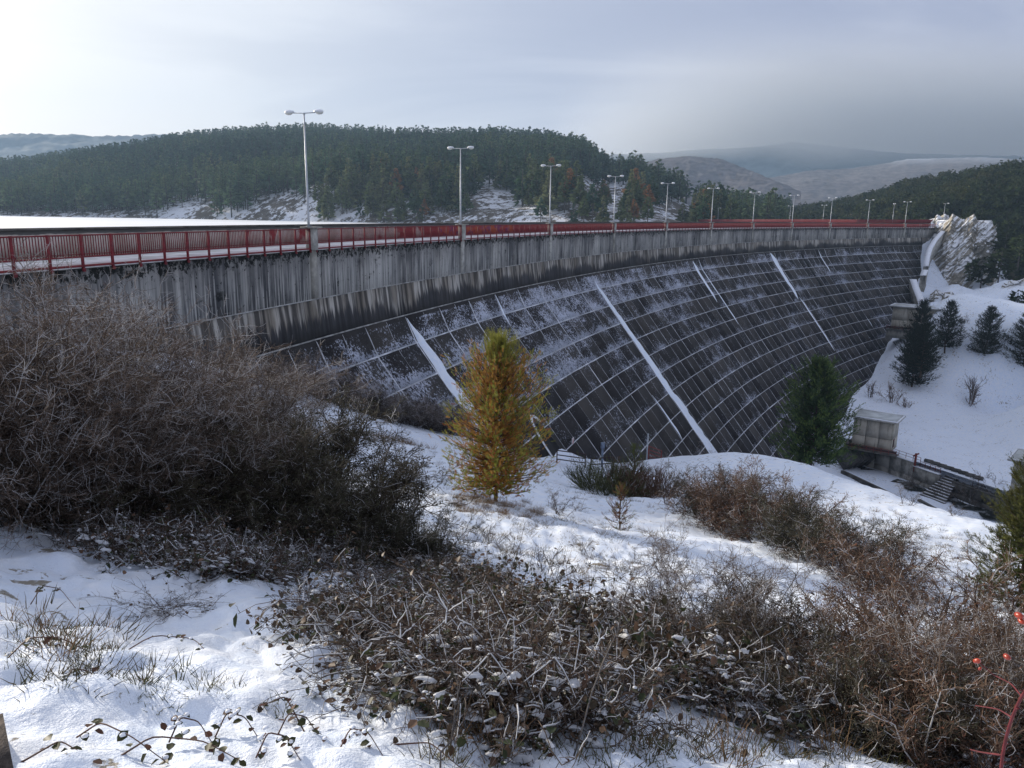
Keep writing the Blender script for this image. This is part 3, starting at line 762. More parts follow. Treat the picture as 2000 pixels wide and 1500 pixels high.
def railing(s0, s1, nbay, label):
    root = empty('railing', tuple(arc((s0+s1)/2, 0, -2.3)), 0, label, 'railing', 'red railings along the crest of the dam')
    inv = Matrix.Translation(root.location).inverted()
    for nm, z_, h_ in (('top_rail', -1.05, 0.06), ('lower_rail', -1.93, 0.07), ('bottom_rail', -2.30, 0.09)):
        mb = MB(); add_sweep(mb, rect(0.09, z_, 0.07, h_), s0, s1, nbay+1); mb.build(nm, M_RED, root).matrix_parent_inverse = inv
    mb = MB(); nb = nbay*12
    for i in range(nb+1):
        s_ = s0+(s1-s0)*i/nb
        if i % 12 == 0: continue
        mb.bar(arc(s_, 0.09, -1.94), arc(s_, 0.09, -1.06), 0.028)
    o = mb.build('balusters', M_RED, root); o.matrix_parent_inverse = inv; o['kind'] = 'stuff'
    mb = MB(); add_sweep(mb, rect(0.09, -1.82, 0.02, 0.03), s0, s1, nbay+1); mb.build('middle_rail', M_RED, root).matrix_parent_inverse = inv
    for i in range(nbay+1):
        s_ = s0+(s1-s0)*i/nbay; P = arc(s_, 0.10, -1.0)
        o = obj('post', POST, root, tuple(P)); o.rotation_euler = (0, 0, A0-s_/RAD-math.pi/2); o.matrix_parent_inverse = inv
RL = ['red railing at the near end of the dam, before the first lamp pillar']
ordn = ['first', 'second', 'third', 'fourth', 'fifth', 'sixth', 'seventh', 'eighth', 'ninth', 'tenth', 'eleventh', 'twelfth']
railing(-0.05-25.2, -0.05, 15, RL[0])
for i in range(11):
    railing(i*DS+0.70, (i+1)*DS-0.05, 15, 'red crest railing between the %s and %s lamp pillar from the near end' % (ordn[i], ordn[i+1]))
railing(11*DS+0.70, 11*DS+7.5, 4, 'short red railing past the farthest lamp pillar, by the rocks')

# ------------------------------------------------------------------ lamp pillars and street lamps
M_POLE = simple('galvanised_steel', (0.42, 0.45, 0.48), 0.45, 0.15, 3.0, 0.0, 0.3)
M_LAMPW = simple('lamp_shell', (0.62, 0.64, 0.66), 0.4, 0.1, 5.0)
m, t, b = new_mat('lamp_glass'); b.inputs['Base Color'].default_value = (0.55, 0.56, 0.52, 1); b.inputs['Roughness'].default_value = 0.25
M_LGLASS = m
pb = MB().box((0, 0, -0.70), (0.66, 0.50, 1.40))
pil = pb.build('shaft', M_CONC); cap = MB().box((0, 0, 0.04), (1.30, 0.85, 0.09)).build('cap', M_CONC2)
SHAFT, CAP = pil.data, cap.data; bpy.data.objects.remove(pil); bpy.data.objects.remove(cap)
def ellipsoid(c, r, nu=12, nv=8, z0=-1.0, z1=1.0):
    V = []; Q = []
    for j in range(nv+1):
        q = z0+(z1-z0)*j/nv; rr = math.sqrt(max(0, 1-q*q))
        for i in range(nu):
            a = 2*math.pi*i/nu; V.append((c[0]+r[0]*rr*math.cos(a), c[1]+r[1]*rr*math.sin(a), c[2]+r[2]*q))
    for j in range(nv):
        for i in range(nu): Q.append([j*nu+i, j*nu+(i+1) % nu, (j+1)*nu+(i+1) % nu, (j+1)*nu+i])
    return V, Q
lp = MB().tube([(0, 0, 0), (0, 0, 0.5), (0, 0, 6.9)], [0.085, 0.08, 0.045], 10).box((0, 0, 0.02), (0.28, 0.28, 0.04)); pole = lp.build('pole', M_POLE, smooth=True)
arm = MB().tube([(-0.75, 0, 6.93), (0, 0, 6.9), (0.75, 0, 6.93)], 0.032, 8).box((0, 0, 6.88), (0.12, 0.12, 0.10)).build('arm', M_POLE)
def head_me(sg):
    V, Q = ellipsoid((sg*1.02, 0, 6.95), (0.34, 0.20, 0.11), 12, 5, -0.15, 1.0); a = MB().add(V, Q).build('housing', M_LAMPW, smooth=True)
    V, Q = ellipsoid((sg*1.08, 0, 6.93), (0.25, 0.17, 0.13), 12, 5, -1.0, 0.1); b_ = MB().add(V, Q).build('glass', M_LGLASS, smooth=True)
    V, Q = ellipsoid((sg*1.02, 0, 7.00), (0.33, 0.195, 0.12), 12, 5, 0.0, 1.0); c_ = MB().add(V, Q).build('snow', M_SNOWC, smooth=True)
    return a.data, b_.data, c_.data, (a, b_, c_)
heads = {}
for sg in (-1, 1):
    a, b_, c_, os_ = head_me(sg); heads[sg] = (a, b_, c_)
    for o_ in os_: bpy.data.objects.remove(o_)
POLE, ARM = pole.data, arm.data; bpy.data.objects.remove(pole); bpy.data.objects.remove(arm)
def street_lamp(P, rz, label, double=True, scale=1.0, group='street lamps along the crest of the dam'):
    r_ = empty('street_lamp', tuple(P), rz, label, 'street lamp', group, scale)
    obj('pole', POLE, r_); obj('arm', ARM, r_)
    for sg in ((-1, 1) if double else (-1,)):
        h = obj('lamp_head', heads[sg][0], r_); obj('glass', heads[sg][1], h); obj('snow_cap', heads[sg][2], h)
    return r_
for i in range(12):
    s_ = i*DS; th = A0-s_/RAD
    P = arc(s_+0.33, 0.02, -0.98)
    pr = empty('lamp_pillar', tuple(P), th-math.pi/2, 'pale concrete pillar carrying the %s street lamp from the near end' % ordn[i], 'pillar', 'lamp pillars of the crest')
    obj('shaft', SHAFT, pr); obj('cap', CAP, pr)
    lab = 'tall street lamp with two snow-topped heads, %s from the near end of the dam' % ordn[i]
    street_lamp(arc(s_+0.05, 0.0, -0.90), th, lab, i < 11)

# ------------------------------------------------------------------ far access road with its own railing and small lamps
FR = [at_dist(px, py, d) for px, py, d in [(1365,434.5,392),(1450,435,362),(1520,435.5,338),(1588,436,322),(1670,437,304),(1752,437.5,300),(1800,437,312),(1870,436.5,345)]]
FR = np.array(FR)
tt = np.linspace(0, len(FR)-1, 60); FRs = np.stack([np.interp(tt, np.arange(len(FR)), FR[:, k]) for k in range(3)], 1)
road = empty('access_road', tuple(FRs[30]), 0, 'raised concrete access road curving behind the far end of the dam', 'road')
inv = Matrix.Translation(road.location).inverted()
dv = np.gradient(FRs, axis=0); nv_ = np.stack([dv[:, 1], -dv[:, 0], dv[:, 2]*0], 1); nv_ /= np.linalg.norm(nv_, axis=1)[:, None]
if (nv_[30] @ FRs[30]) > 0: nv_ = -nv_
def strip(name, mat, offs, parent, invm):
    k = len(offs); V = [FRs[i]+nv_[i]*o_+np.array([0, 0, z_]) for i in range(60) for o_, z_ in offs]
    Q = [[i*k+j, i*k+(j+1) % k, (i+1)*k+(j+1) % k, (i+1)*k+j] for i in range(59) for j in range(k)]
    o = obj(name, make_mesh(name, V, np.array(Q), mat), parent); o.matrix_parent_inverse = invm; return o
strip('deck', M_CONC2, [(0.2, -0.9), (0.2, 0), (-6, 0), (-6, -0.9)], road, inv)
fr_ = empty('railing', tuple(FRs[30]), 0, 'long red railing on the raised road behind the far half of the dam', 'railing')
strip('top_rail', M_RED, [(0.0, 1.38), (0.0, 1.45), (-0.08, 1.45), (-0.08, 1.38)], fr_, inv)
strip('bottom_rail', M_RED, [(0.0, 0.1), (0.0, 0.2), (-0.08, 0.2), (-0.08, 0.1)], fr_, inv)
mb = MB(); L_ = np.concatenate([[0], np.cumsum(np.linalg.norm(np.diff(FRs, axis=0), axis=1))])
for q in np.arange(0, L_[-1], 0.17):
    P = np.array([np.interp(q, L_, FRs[:, k]) for k in range(3)]); mb.bar(P+(0, 0, .15), P+(0, 0, 1.4), 0.1)
o = mb.build('balusters', M_RED, fr_); o.matrix_parent_inverse = inv; o['kind'] = 'stuff'
for px, d, lab in [(1380, 386, 'smallest street lamp on the far raised road, farthest left'), (1518, 338, 'small street lamp on the far road, left of the eighth crest lamp'),
                   (1586, 322, 'small street lamp on the far road, right of the eighth crest lamp'), (1750, 291, 'small street lamp on the far road beside the eleventh crest lamp')]:
    k = int(np.argmin(np.abs(project(FRs)[0]-px))); P = FRs[k]-nv_[k]*5
    street_lamp((P[0], P[1], P[2]), math.atan2(nv_[k][1], nv_[k][0]), lab, px != 1380, 0.98, 'small lamps on the far road')

# ================================================================== VALLEY STRUCTURES
def frame_M(dirv):
    d = np.array([dirv[0], dirv[1], 0.0]); d /= np.linalg.norm(d); n = np.array([d[1], -d[0], 0.0])
    return math.atan2(d[1], d[0])
WROT = math.atan2(WDIR[1], WDIR[0])          # direction of the retaining walls
M_RUST = simple('rusty_red_paint', (0.16, 0.035, 0.03), 0.7, 0.4, 8.0)
M_BROWNP = simple('brown_tube', (0.035, 0.018, 0.017), 0.6, 0.3)
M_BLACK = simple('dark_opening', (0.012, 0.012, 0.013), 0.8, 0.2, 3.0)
m, t, b = new_mat('board_marked_concrete')
pos = t.new('ShaderNodeTexCoord').outputs['Object']
f = t.noise(pos, 0.7, 5, 0.6); st = t.noise(t.scalevec(pos, (2.5, 2.5, 0.25)), 1.0, 5, 0.65)
c = t.mix(t.ss(f, 0.3, 0.7), (0.33, 0.30, 0.245), (0.46, 0.43, 0.36)); c = t.mix(t.math('MULTIPLY', t.ss(st, 0.52, 0.7), 0.7), c, (0.11, 0.105, 0.095))
t.l.new(c, b.inputs['Base Color']); b.inputs['Roughness'].default_value = 0.9
M_BOARD = m
m, t, b = new_mat('stained_concrete')
pos = t.new('ShaderNodeTexCoord').outputs['Object']
sp = t.new('ShaderNodeSeparateXYZ', {0: pos})
st = t.noise(t.scalevec(pos, (1.2, 1.2, 0.18)), 1.0, 5, 0.65)
top = t.ss(t.math('ADD', sp.outputs[2], t.math('MULTIPLY', st, 2.4)), -0.2, 1.1)
c = t.mix(top, (0.30, 0.285, 0.25), (0.045, 0.045, 0.045)); c = t.mix(t.math('MULTIPLY', t.ss(t.noise(pos, 1.5, 5), 0.5, 0.7), 0.4), c, (0.12, 0.12, 0.11))
t.l.new(c, b.inputs['Base Color']); b.inputs['Roughness'].default_value = 0.9
M_STAIN = m

def gatehouse(P, rot, w, dep, h, label, rail=True, win=True, plinth=0.0, mat=None):
    mat = mat or M_BOARD
    g = empty('gatehouse', tuple(P), rot, label, 'gatehouse')
    # walls as cast panels with joints between them
    mb = MB().box((0, dep/2, h/2), (w-0.1, dep-0.1, h)); mb.build('wall_core', M_DCONC, g)
    nx, nz, ny = 3, 2, 2
    zs = [0.0, h*0.42, h]
    for iz in range(2):
        for ix in range(nx):
            x0, x1 = -w/2+w*ix/nx, -w/2+w*(ix+1)/nx
            MB().box(((x0+x1)/2, 0.0, (zs[iz]+zs[iz+1])/2), (x1-x0-0.05, 0.12+0.02*((ix+iz) % 2), zs[iz+1]-zs[iz]-0.05)).build('panel', mat, g)
        for sd in (-1, 1):
            for iy in range(ny):
                y0, y1 = dep*iy/ny, dep*(iy+1)/ny
                MB().box((sd*w/2, (y0+y1)/2, (zs[iz]+zs[iz+1])/2), (0.12, y1-y0-0.05, zs[iz+1]-zs[iz]-0.05)).build('panel', mat, g)
    r_ = MB().box((0, dep/2, h+0.17), (w+1.7, dep+1.7, 0.30)).build('roof', M_CONC, g)
    MB().box((0, -0.75, h+0.36), (w+1.7, 0.25, 0.14)).box((0, dep+0.72, h+0.36), (w+1.7, 0.25, 0.14)).box((-w/2-0.72, dep/2, h+0.36), (0.25, dep+1.2, 0.14)).box((w/2+0.72, dep/2, h+0.36), (0.25, dep+1.2, 0.14)).build('snow_edge', M_SNOWC, r_)
    MB().box((0, dep/2, h+0.335), (w+1.0, dep+1.0, 0.04)).build('thin_snow', simple('thin_snow', (0.50, 0.53, 0.53), 0.7, 0.2, 0.6), r_)
    if win:
        wn_ = MB().box((w/2+0.07, dep*0.35, 1.5), (0.06, 0.9, 1.3)).build('window', M_BLACK, g)
        MB().box((w/2+0.10, dep*0.35, 2.2), (0.08, 1.1, 0.1)).box((w/2+0.10, dep*0.35, 0.82), (0.08, 1.1, 0.1)).box((w/2+0.10, dep*0.35, 1.5), (0.07, 0.06, 1.3)).build('frame', M_RUST, wn_)
    if plinth:
        MB().box((0.3, dep/2-0.3, -plinth/2-0.05), (w+2.2, dep+2.4, plinth)).build('plinth', M_STAIN, g)
    if rail:
        rr = MB(); x0, x1 = -w/2-0.9, w/2+1.3; y0 = -1.4
        for zz in (0.45, 0.95): rr.bar((x0, y0, zz), (x1, y0, zz), 0.07); rr.bar((x0, y0, zz), (x0, y0+3, zz), 0.07)
        rr.build('handrail', M_RUST, g)
        for q in np.linspace(x0, x1, 8): MB().bar((q, y0, 0), (q, y0, 1.0), 0.08).build('post', M_RUST, g)
        MB().box(((x0+x1)/2, y0+0.02, 0.62), (x1-x0, 0.03, 0.42)).build('infill', M_BROWNP, g)
        MB().box(((x0+x1)/2, -0.6, -0.04), (x1-x0+0.2, 1.8, 0.12)).build('ledge', M_DCONC, g)
    return g
G1 = at_dist(1702, 861, 151); G1[2] = -41.3
def face_rot(P, off): return math.atan2(-P[0], P[1])-off
gatehouse(G1, face_rot(G1, 0.20), 6.6, 5.0, 5.7, 'concrete gatehouse with snow-rimmed flat roof above the stained river wall', plinth=0.0)
G2 = at_dist(1786, 646, 228)
gatehouse(G2, face_rot(G2, 0.15), 11.5, 6.0, 5.9, 'upper concrete gatehouse at the dam toe, half hidden by dark pines', plinth=2.2)
G3 = at_dist(2034, 905, 132); G3[2] = -40.6
gatehouse(G3, face_rot(G3, 0.1), 6.5, 5.5, 6.0, 'grey concrete hut cut by the right edge, past the stone steps', rail=False, plinth=1.0, mat=M_CONC2)

def wpt(l, w, z): return np.array([WA[0]+WDIR[0]*l+WNRM[0]*w, WA[1]+WDIR[1]*l+WNRM[1]*w, z])
def lpx(px): # position along the wall line seen at a pixel column
    d = ray(px, 900); A = np.array([[WDIR[0], -d[0]], [WDIR[1], -d[1]]]); return np.linalg.solve(A, -WA)[0]
def wall(l0, l1, ztop, zbot, th, label, mat, panels, name='retaining_wall', z1=None):
    z1 = ztop if z1 is None else z1
    P = wpt((l0+l1)/2, 0.35, ztop)
    g = empty(name, tuple(P), WROT, label, 'wall'); L = l1-l0
    for i in range(panels):
        for k in range(2):
            x0, x1 = -L/2+L*i/panels, -L/2+L*(i+1)/panels; za = ztop+(z1-ztop)*(i+0.5)/panels
            zz0, zz1 = (zbot-ztop, (zbot-ztop)*0.55) if k == 0 else ((zbot-ztop)*0.55, za-ztop)
            MB().box(((x0+x1)/2, 0, (zz0+zz1)/2), (x1-x0-0.05, th+0.02*((i+k) % 2), zz1-zz0-0.05)).build('panel', mat, g)
    MB().box((0, 0.03, (zbot-ztop)/2), (L-0.1, th-0.14, ztop-zbot-0.1)).build('core', M_DCONC, g)
    MB().box((0, 0, 0.05), (L+0.1, th+0.2, 0.14)).build('coping', M_SNOWC if 'pale' in label else M_DCONC, g)
    return g
la, lb, lc, ld, le = lpx(1658), lpx(1742), lpx(1842), lpx(1870), lpx(2040)
wall(la, lb, -42.1, -47.2, 0.7, 'dark stained river wall directly below the gatehouse', M_STAIN, 3)
wall(lb+0.05, (lb+lc)/2, -42.2, -47.2, 0.7, 'pale river wall right of the gatehouse with a dark vertical stain', M_CONC2, 2)
wall((lb+lc)/2+0.05, lc, -42.9, -47.2, 0.7, 'lower pale river wall ending at the stone steps', M_CONC2, 2)
wall(ld, le, -43.3, -46.6, 0.6, 'long low concrete wall right of the steps', M_DCONC, 5)
V = [wpt(l_, w_, -42.12) for l_ in np.linspace(la-4, le+3, 30) for w_ in (-4.2, 0.1)]
set_props(obj('terrace', make_mesh('terrace', V, np.array([[2*i, 2*i+1, 2*i+3, 2*i+2] for i in range(29)]), M_SNOWP)), kind='structure')
# rail and dark jagged blocks along the top of the river wall
def tube_rail(P0, P1, h, nposts, label, mat=M_RUST, name='handrail', cat='handrail', rails=(1.0, 0.5), r=0.035):
    P0 = np.array(P0); P1 = np.array(P1); g = empty(name, tuple((P0+P1)/2), 0, label, cat); o = -(P0+P1)/2
    for q in rails: MB().tube([P0+o+(0, 0, h*q), P1+o+(0, 0, h*q)], r, 6).build('rail', mat, g)
    for i in range(nposts):
        P = P0+(P1-P0)*i/(nposts-1)+o; MB().tube([P, P+(0, 0, h*1.02)], r*1.2, 6).build('post', mat, g)
    return g
tube_rail(wpt(lb, 0.3, -42.1), wpt((lb+lc)/2+1, 0.3, -42.1), 1.0, 5, 'thin dark handrail on the pale river wall beside the gatehouse')
tube_rail(wpt((lb+lc)/2+1, 0.3, -42.8), wpt(lc, 0.3, -42.8), 1.0, 5, 'thin handrail above the wall that ends at the steps')
tube_rail(wpt(ld+0.3, 0.3, -43.2), wpt(ld+14, 0.3, -43.2), 1.0, 6, 'thin grey handrail along the low wall right of the steps', M_POLE)
tk = wpt((lb+lc)/2+0.5, 1.2, -43.5)
MB().bar((0, 0, -1), (0, 0, 2.6), 0.35).build('tmp', M_RUST)
bpy.data.objects.remove(bpy.data.objects['tmp'])
fb = MB().bar((0, 0, 0), (0, 0, 3.4), 0.28).bar((-0.5, 0, 2.9), (0.5, 0, 3.4), 0.2).build('sluice_post', M_RUST, loc=tuple(wpt((lb+lc)/2+0.2, 0.6, -43.9)))
set_props(fb, 'rusty upright sluice post standing between the two pale river walls', 'post')
# row of snow-capped blocks beside the wall
for i in range(8):
    P = wpt((lb+lc)/2+1.4+i*1.35, -1.3+i*0.03, -42.1)
    o = MB().box((0, 0, 0.28), (0.40, 1.5, 0.45), 0.75).box((0, 0.0, 0.56), (0.34, 1.35, 0.10), 0.75).build('stone_block', M_DCONC, loc=tuple(P))
    set_props(o, 'dark slanted block in the row of blocks behind the river wall', 'block', 'slanted blocks behind the river wall')
# steps
st_ = empty('steps', tuple(wpt((lc+ld)/2, 1.0, -46)), WROT, 'wide concrete steps with snow on the treads going down to the river bed', 'steps')
wst = ld-lc-0.3
for i in range(10):
    y = 0.9-i*0.62; z = 2.9-i*0.31
    sgn = -1
    s1_ = MB().box((i*0.12, sgn*i*0.62+2.0, 2.7-i*0.30), (wst+i*0.25, 0.62, 0.30)).build('step', M_DCONC, st_)
    MB().box((i*0.12, sgn*i*0.62+2.06, 2.7-i*0.30+0.175), (wst+i*0.25, 0.36, 0.05)).build('snow', M_SNOWC, s1_)
# concrete kerbs and pools in the river bed
for (w0, z0, l0, l1, hh, lab) in [(9.0, -45.9, lb-3, le, 0.7, 'long dark kerb crossing the river bed below the walls'), (7.5, -46.2, lc+2, le, 0.5, 'shorter dark kerb next to the foot of the steps')]:
    o = MB().bar(wpt(l0, w0, z0+hh/2), wpt(l1, w0+3.0, z0+hh/2-0.6), 0.6, hh).build('kerb', M_DCONC); set_props(o, lab, 'kerb')
m, t, b = new_mat('dark_water'); b.inputs['Base Color'].default_value = (0.02, 0.024, 0.024, 1); b.inputs['Roughness'].default_value = 0.12
pos = t.new('ShaderNodeNewGeometry').outputs['Position']; f = t.noise(pos, 0.5, 5, 0.7)
t.l.new(t.mix(t.ss(f, 0.5, 0.62), (0.02, 0.024, 0.022), (0.35, 0.37, 0.40)), b.inputs['Base Color'])
M_WATER = m
V = []; 
for i in range(41):
    l = la-3+i*(le-la+3)/40; e = 0.9*math.sin(i*1.3)
    V += [wpt(l, 1.2+0.5*math.sin(i*0.9), -45.86), wpt(l, 4.0+e, -45.86)]
set_props(obj('water', make_mesh('water', V, np.array([[2*i, 2*i+1, 2*i+3, 2*i+2] for i in range(40)]), M_WATER)), kind='structure')

# snow-covered spillway apron beside the big pine
ap = empty('stone_apron', tuple(at_z(1668, 905, -45)), 0.5, 'steep stone apron streaked with snow left of the river wall', 'apron')
mb = MB()
for i in range(12):
    x = i*0.55-3; mb.box((x, 0, 1.5+0.15*math.sin(i*2.1)), (0.5, 3.4, 3.0+0.3*math.sin(i*3.3)), 0.0, Matrix.Rotation(0.7, 3, 'X'))
mb.build('slab', hill_mat('streaked_stone', (0.06, 0.06, 0.06), (0.14, 0.135, 0.13), 1.4, 1.3), ap)

# ------------------------------------------------------------------ arched gallery opening in the dam foot; a near-black panel paints its shade
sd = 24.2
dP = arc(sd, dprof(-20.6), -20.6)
gd = empty('gallery_opening', tuple(dP), 0, 'arched gallery opening in the foot of the dam, its shade painted near-black, rim edged with snow', 'painted_opening')
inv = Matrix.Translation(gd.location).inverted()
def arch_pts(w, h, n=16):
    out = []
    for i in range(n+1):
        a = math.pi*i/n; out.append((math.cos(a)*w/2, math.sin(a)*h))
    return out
for nm, w_, h_, pr_, mt in (('frame', 3.1, 3.5, 0.22, M_DCONC), ('painted_opening', 2.7, 3.15, 0.26, M_BLACK)):
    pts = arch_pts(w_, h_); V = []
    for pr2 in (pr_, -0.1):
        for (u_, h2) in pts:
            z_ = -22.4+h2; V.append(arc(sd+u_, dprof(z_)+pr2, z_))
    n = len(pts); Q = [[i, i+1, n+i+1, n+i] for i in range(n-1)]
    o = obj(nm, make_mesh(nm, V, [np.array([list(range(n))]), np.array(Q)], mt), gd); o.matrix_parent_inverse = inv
pts = arch_pts(3.3, 3.7)[5:]; V = []
for (u_, h2) in pts:
    z_ = -22.4+h2
    for pr2, dz in ((0.24, 0.0), (0.34, 0.08), (0.28, 0.22), (0.05, 0.24)): V.append(arc(sd+u_, dprof(z_)+pr2, z_+dz))
Q = [[i*4+j, i*4+j+1, (i+1)*4+j+1, (i+1)*4+j] for i in range(len(pts)-1) for j in range(3)]
o = obj('snow_rim', make_mesh('snow_rim', V, np.array(Q), M_SNOWC, True), gd); o.matrix_parent_inverse = inv

# warning sign on the dam face
sg_s, sg_z = 29.3, -22.15
P = arc(sg_s, dprof(sg_z)+0.10, sg_z)
nrm_ = arc(sg_s, 1, 0)-arc(sg_s, 0, 0)
sgn_ = empty('warning_sign', tuple(P), math.atan2(nrm_[1], nrm_[0]), 'small white warning sign with red figure fixed low on the dam', 'sign')
sgn_.scale = (1, 1, 1)
tilt = Matrix.Rotation(-0.55, 3, 'Y')
o = MB().box((0.10, 0, 0), (0.04, 0.62, 0.85)).build('plate', simple('sign_white', (0.62, 0.60, 0.60), 0.5), sgn_)
mk = MB().box((0.125, 0, 0.12), (0.01, 0.16, 0.30)).box((0.125, 0.0, 0.32), (0.01, 0.10, 0.10)).box((0.125, -0.08, -0.12), (0.01, 0.07, 0.24), 0).box((0.125, 0.10, -0.1), (0.01, 0.07, 0.26)).box((0.125, 0, -0.34), (0.01, 0.44, 0.07))
mk.build('mark', simple('sign_red', (0.45, 0.04, 0.05), 0.5), sgn_)
st2 = MB().box((0.0, -0.2, 0), (0.2, 0.04, 0.3)).box((0.0, 0.2, 0), (0.2, 0.04, 0.3)).build('bracket', M_POLE, sgn_)

# gates and posts near the gallery opening
def gpt(px, py, d):
    P = at_dist(px, py, d); P[2] = gz(P[0], P[1], False); return P
def gate(P0, P1, h, nr_, label, mat, r=0.05):
    P0 = np.array(P0); P1 = np.array(P1); c_ = (P0+P1)/2; g = empty('gate', tuple(c_), 0, label, 'gate')
    for P in (P0, P1): MB().tube([P-c_-(0, 0, .5), P-c_+(0, 0, h)], r*1.2, 6).build('post', mat, g)
    for k in range(nr_):
        z = h*(1-0.72*k/max(1, nr_-1)); MB().tube([P0-c_+(0, 0, z), P1-c_+(0, 0, z)], r, 6).build('rail', mat, g)
    return g
gate(gpt(1088, 884, 67), gpt(1143, 903, 66), 1.15, 3, 'dark tubular gate reaching right from the arched gallery opening', M_BROWNP)
gate(gpt(1154, 912, 64), gpt(1198, 918, 63), 0.75, 2, 'low dark barrier frame between the two gates', M_BROWNP)
gate(gpt(1265, 914, 68), gpt(1291, 904, 71), 1.35, 4, 'short red-brown gate right of the tall post by the dam foot', M_RUST)
P = gpt(1265, 914, 68.0); o = MB().tube([(0, 0, -.5), (0, 0, 2.5)], 0.06, 8).box((0, 0, 2.5), (0.14, 0.14, 0.05)).build('gate_post', M_POLE, loc=tuple(P+np.array([-0.12, 0, 0]))); set_props(o, 'tall thin grey post beside the red-brown gate', 'post')
P = gpt(1176, 900, 66); o = MB().tube([(0, 0, -.5), (0, 0, 2.0)], 0.10, 8).box((0, 0, 1.9), (0.34, 0.30, 0.5)).build('meter_post', simple('blue_grey_paint', (0.16, 0.20, 0.27), 0.6), loc=tuple(P)); set_props(o, 'blue-grey post with a small box below the warning sign', 'post')

# ------------------------------------------------------------------ abutment walls and rock at the far end
def ribbon_wall(pts, w, h, label, mat, name='abutment_wall'):
    pts = np.array(pts); n = 26; tt = np.linspace(0, len(pts)-1, n)
    P = np.stack([np.interp(tt, np.arange(len(pts)), pts[:, k]) for k in range(3)], 1)
    d = np.gradient(P, axis=0); s = np.stack([d[:, 1], -d[:, 0], d[:, 2]*0], 1); s /= np.linalg.norm(s, axis=1)[:, None]
    root = empty(name, tuple(P[n//2]), 0, label, 'wall'); c_ = P[n//2]
    V = []
    for i in range(n):
        for (o_, z_) in ((-w/2, -3.0), (-w/2, h), (w/2, h), (w/2, -3.0)): V.append(P[i]-c_+s[i]*o_+np.array([0, 0, z_]))
    Q = [[i*4+j, i*4+(j+1) % 4, (i+1)*4+(j+1) % 4, (i+1)*4+j] for i in range(n-1) for j in range(4)]+[[0, 1, 2, 3], [(n-1)*4+3, (n-1)*4+2, (n-1)*4+1, (n-1)*4]]
    obj('wall', make_mesh('wall', V, np.array(Q), mat), root)
    V = []
    for i in range(n):
        for (o_, z_) in ((-w/2-.1, h+0.02), (-w/2-.1, h+.16), (w/2+.1, h+.16), (w/2+.1, h+0.02)): V.append(P[i]-c_+s[i]*o_+np.array([0, 0, z_]))
    obj('snow_cap', make_mesh('snow_cap', V, np.array(Q), M_SNOWC), root); return root
ribbon_wall([at_dist(*q) for q in [(1848,456,309),(1836,466,303),(1824,480,297),(1815,495,292),(1810,512,288),(1807,530,285)]], 1.4, 1.6, 'curved grey concrete wall running down the rock from the dam end', M_CONC)
ribbon_wall([at_dist(*q) for q in [(1805,541,282),(1801,552,279)]], 1.6, 2.2, 'short grey block between the curved wall and the stepped wall', M_CONC2)
ribbon_wall([at_dist(*q) for q in [(1782,556,276),(1788,574,270),(1796,594,264),(1800,606,260)]], 1.8, 1.6, 'narrow grey wall leading down to the upper gatehouse', M_CONC2)

def rock_mat(name, ca, cb, snow=0.5, sharp=0.08):
    m, t, b = new_mat(name)
    g = t.new('ShaderNodeNewGeometry'); pos = g.outputs['Position']
    nz = t.new('ShaderNodeSeparateXYZ', {0: g.outputs['True Normal']}).outputs['Z']
    f = t.noise(pos, 0.5, 6, 0.7)
    c = t.mix(t.ss(f, 0.35, 0.65), ca, cb)
    s = t.ss(t.math('ADD', nz, t.math('MULTIPLY', t.math('SUBTRACT', f, 0.5), 0.9)), snow, snow+sharp)
    t.l.new(t.mix(s, c, (0.82, 0.84, 0.87)), b.inputs['Base Color']); b.inputs['Roughness'].default_value = 0.85
    bn = t.new('ShaderNodeBump', {'Strength': 0.7, 'Distance': 0.4, 'Height': f}); t.l.new(bn.outputs[0], b.inputs['Normal'])
    return m
M_ROCK = rock_mat('strata_rock', (0.17, 0.15, 0.115), (0.36, 0.33, 0.26), 0.50)
def strata_mat(name, side):
    m, t, b = new_mat(name); g = t.new('ShaderNodeNewGeometry'); pos = g.outputs['Position']
    al = (side[0]*0.62, side[1]*0.62, 0.78); ac = (-side[0]*0.78, -side[1]*0.78, 0.62)
    dp = lambda v: t.new('ShaderNodeVectorMath', {0: pos, 1: v}, operation='DOT_PRODUCT').outputs['Value']
    v = t.new('ShaderNodeCombineXYZ', {0: t.math('MULTIPLY', dp(al), 0.10), 1: t.math('MULTIPLY', dp(ac), 0.85), 2: 0.0}).outputs[0]
    f = t.noise(v, 1.0, 6, 0.7, 0.5); f3 = t.noise(pos, 0.10, 3, 0.5); f4 = t.noise(pos, 0.9, 5, 0.7)
    nz = t.new('ShaderNodeSeparateXYZ', {0: g.outputs['True Normal']}).outputs['Z']
    c = t.mix(t.ss(f4, 0.35, 0.65), (0.16, 0.14, 0.11), (0.34, 0.31, 0.25))
    k = t.math('ADD', t.math('ADD', f, t.math('MULTIPLY', nz, 0.16)), t.math('ADD', t.math('MULTIPLY', f3, 0.25), t.math('MULTIPLY', f4, 0.16)))
    t.l.new(t.mix(t.ss(k, 0.78, 0.84), c, (0.83, 0.85, 0.88)), b.inputs['Base Color']); b.inputs['Roughness'].default_value = 0.85
    bn = t.new('ShaderNodeBump', {'Strength': 0.9, 'Distance': 0.6, 'Height': t.math('ADD', f, t.math('MULTIPLY', f4, 0.4))}); t.l.new(bn.outputs[0], b.inputs['Normal'])
    return m
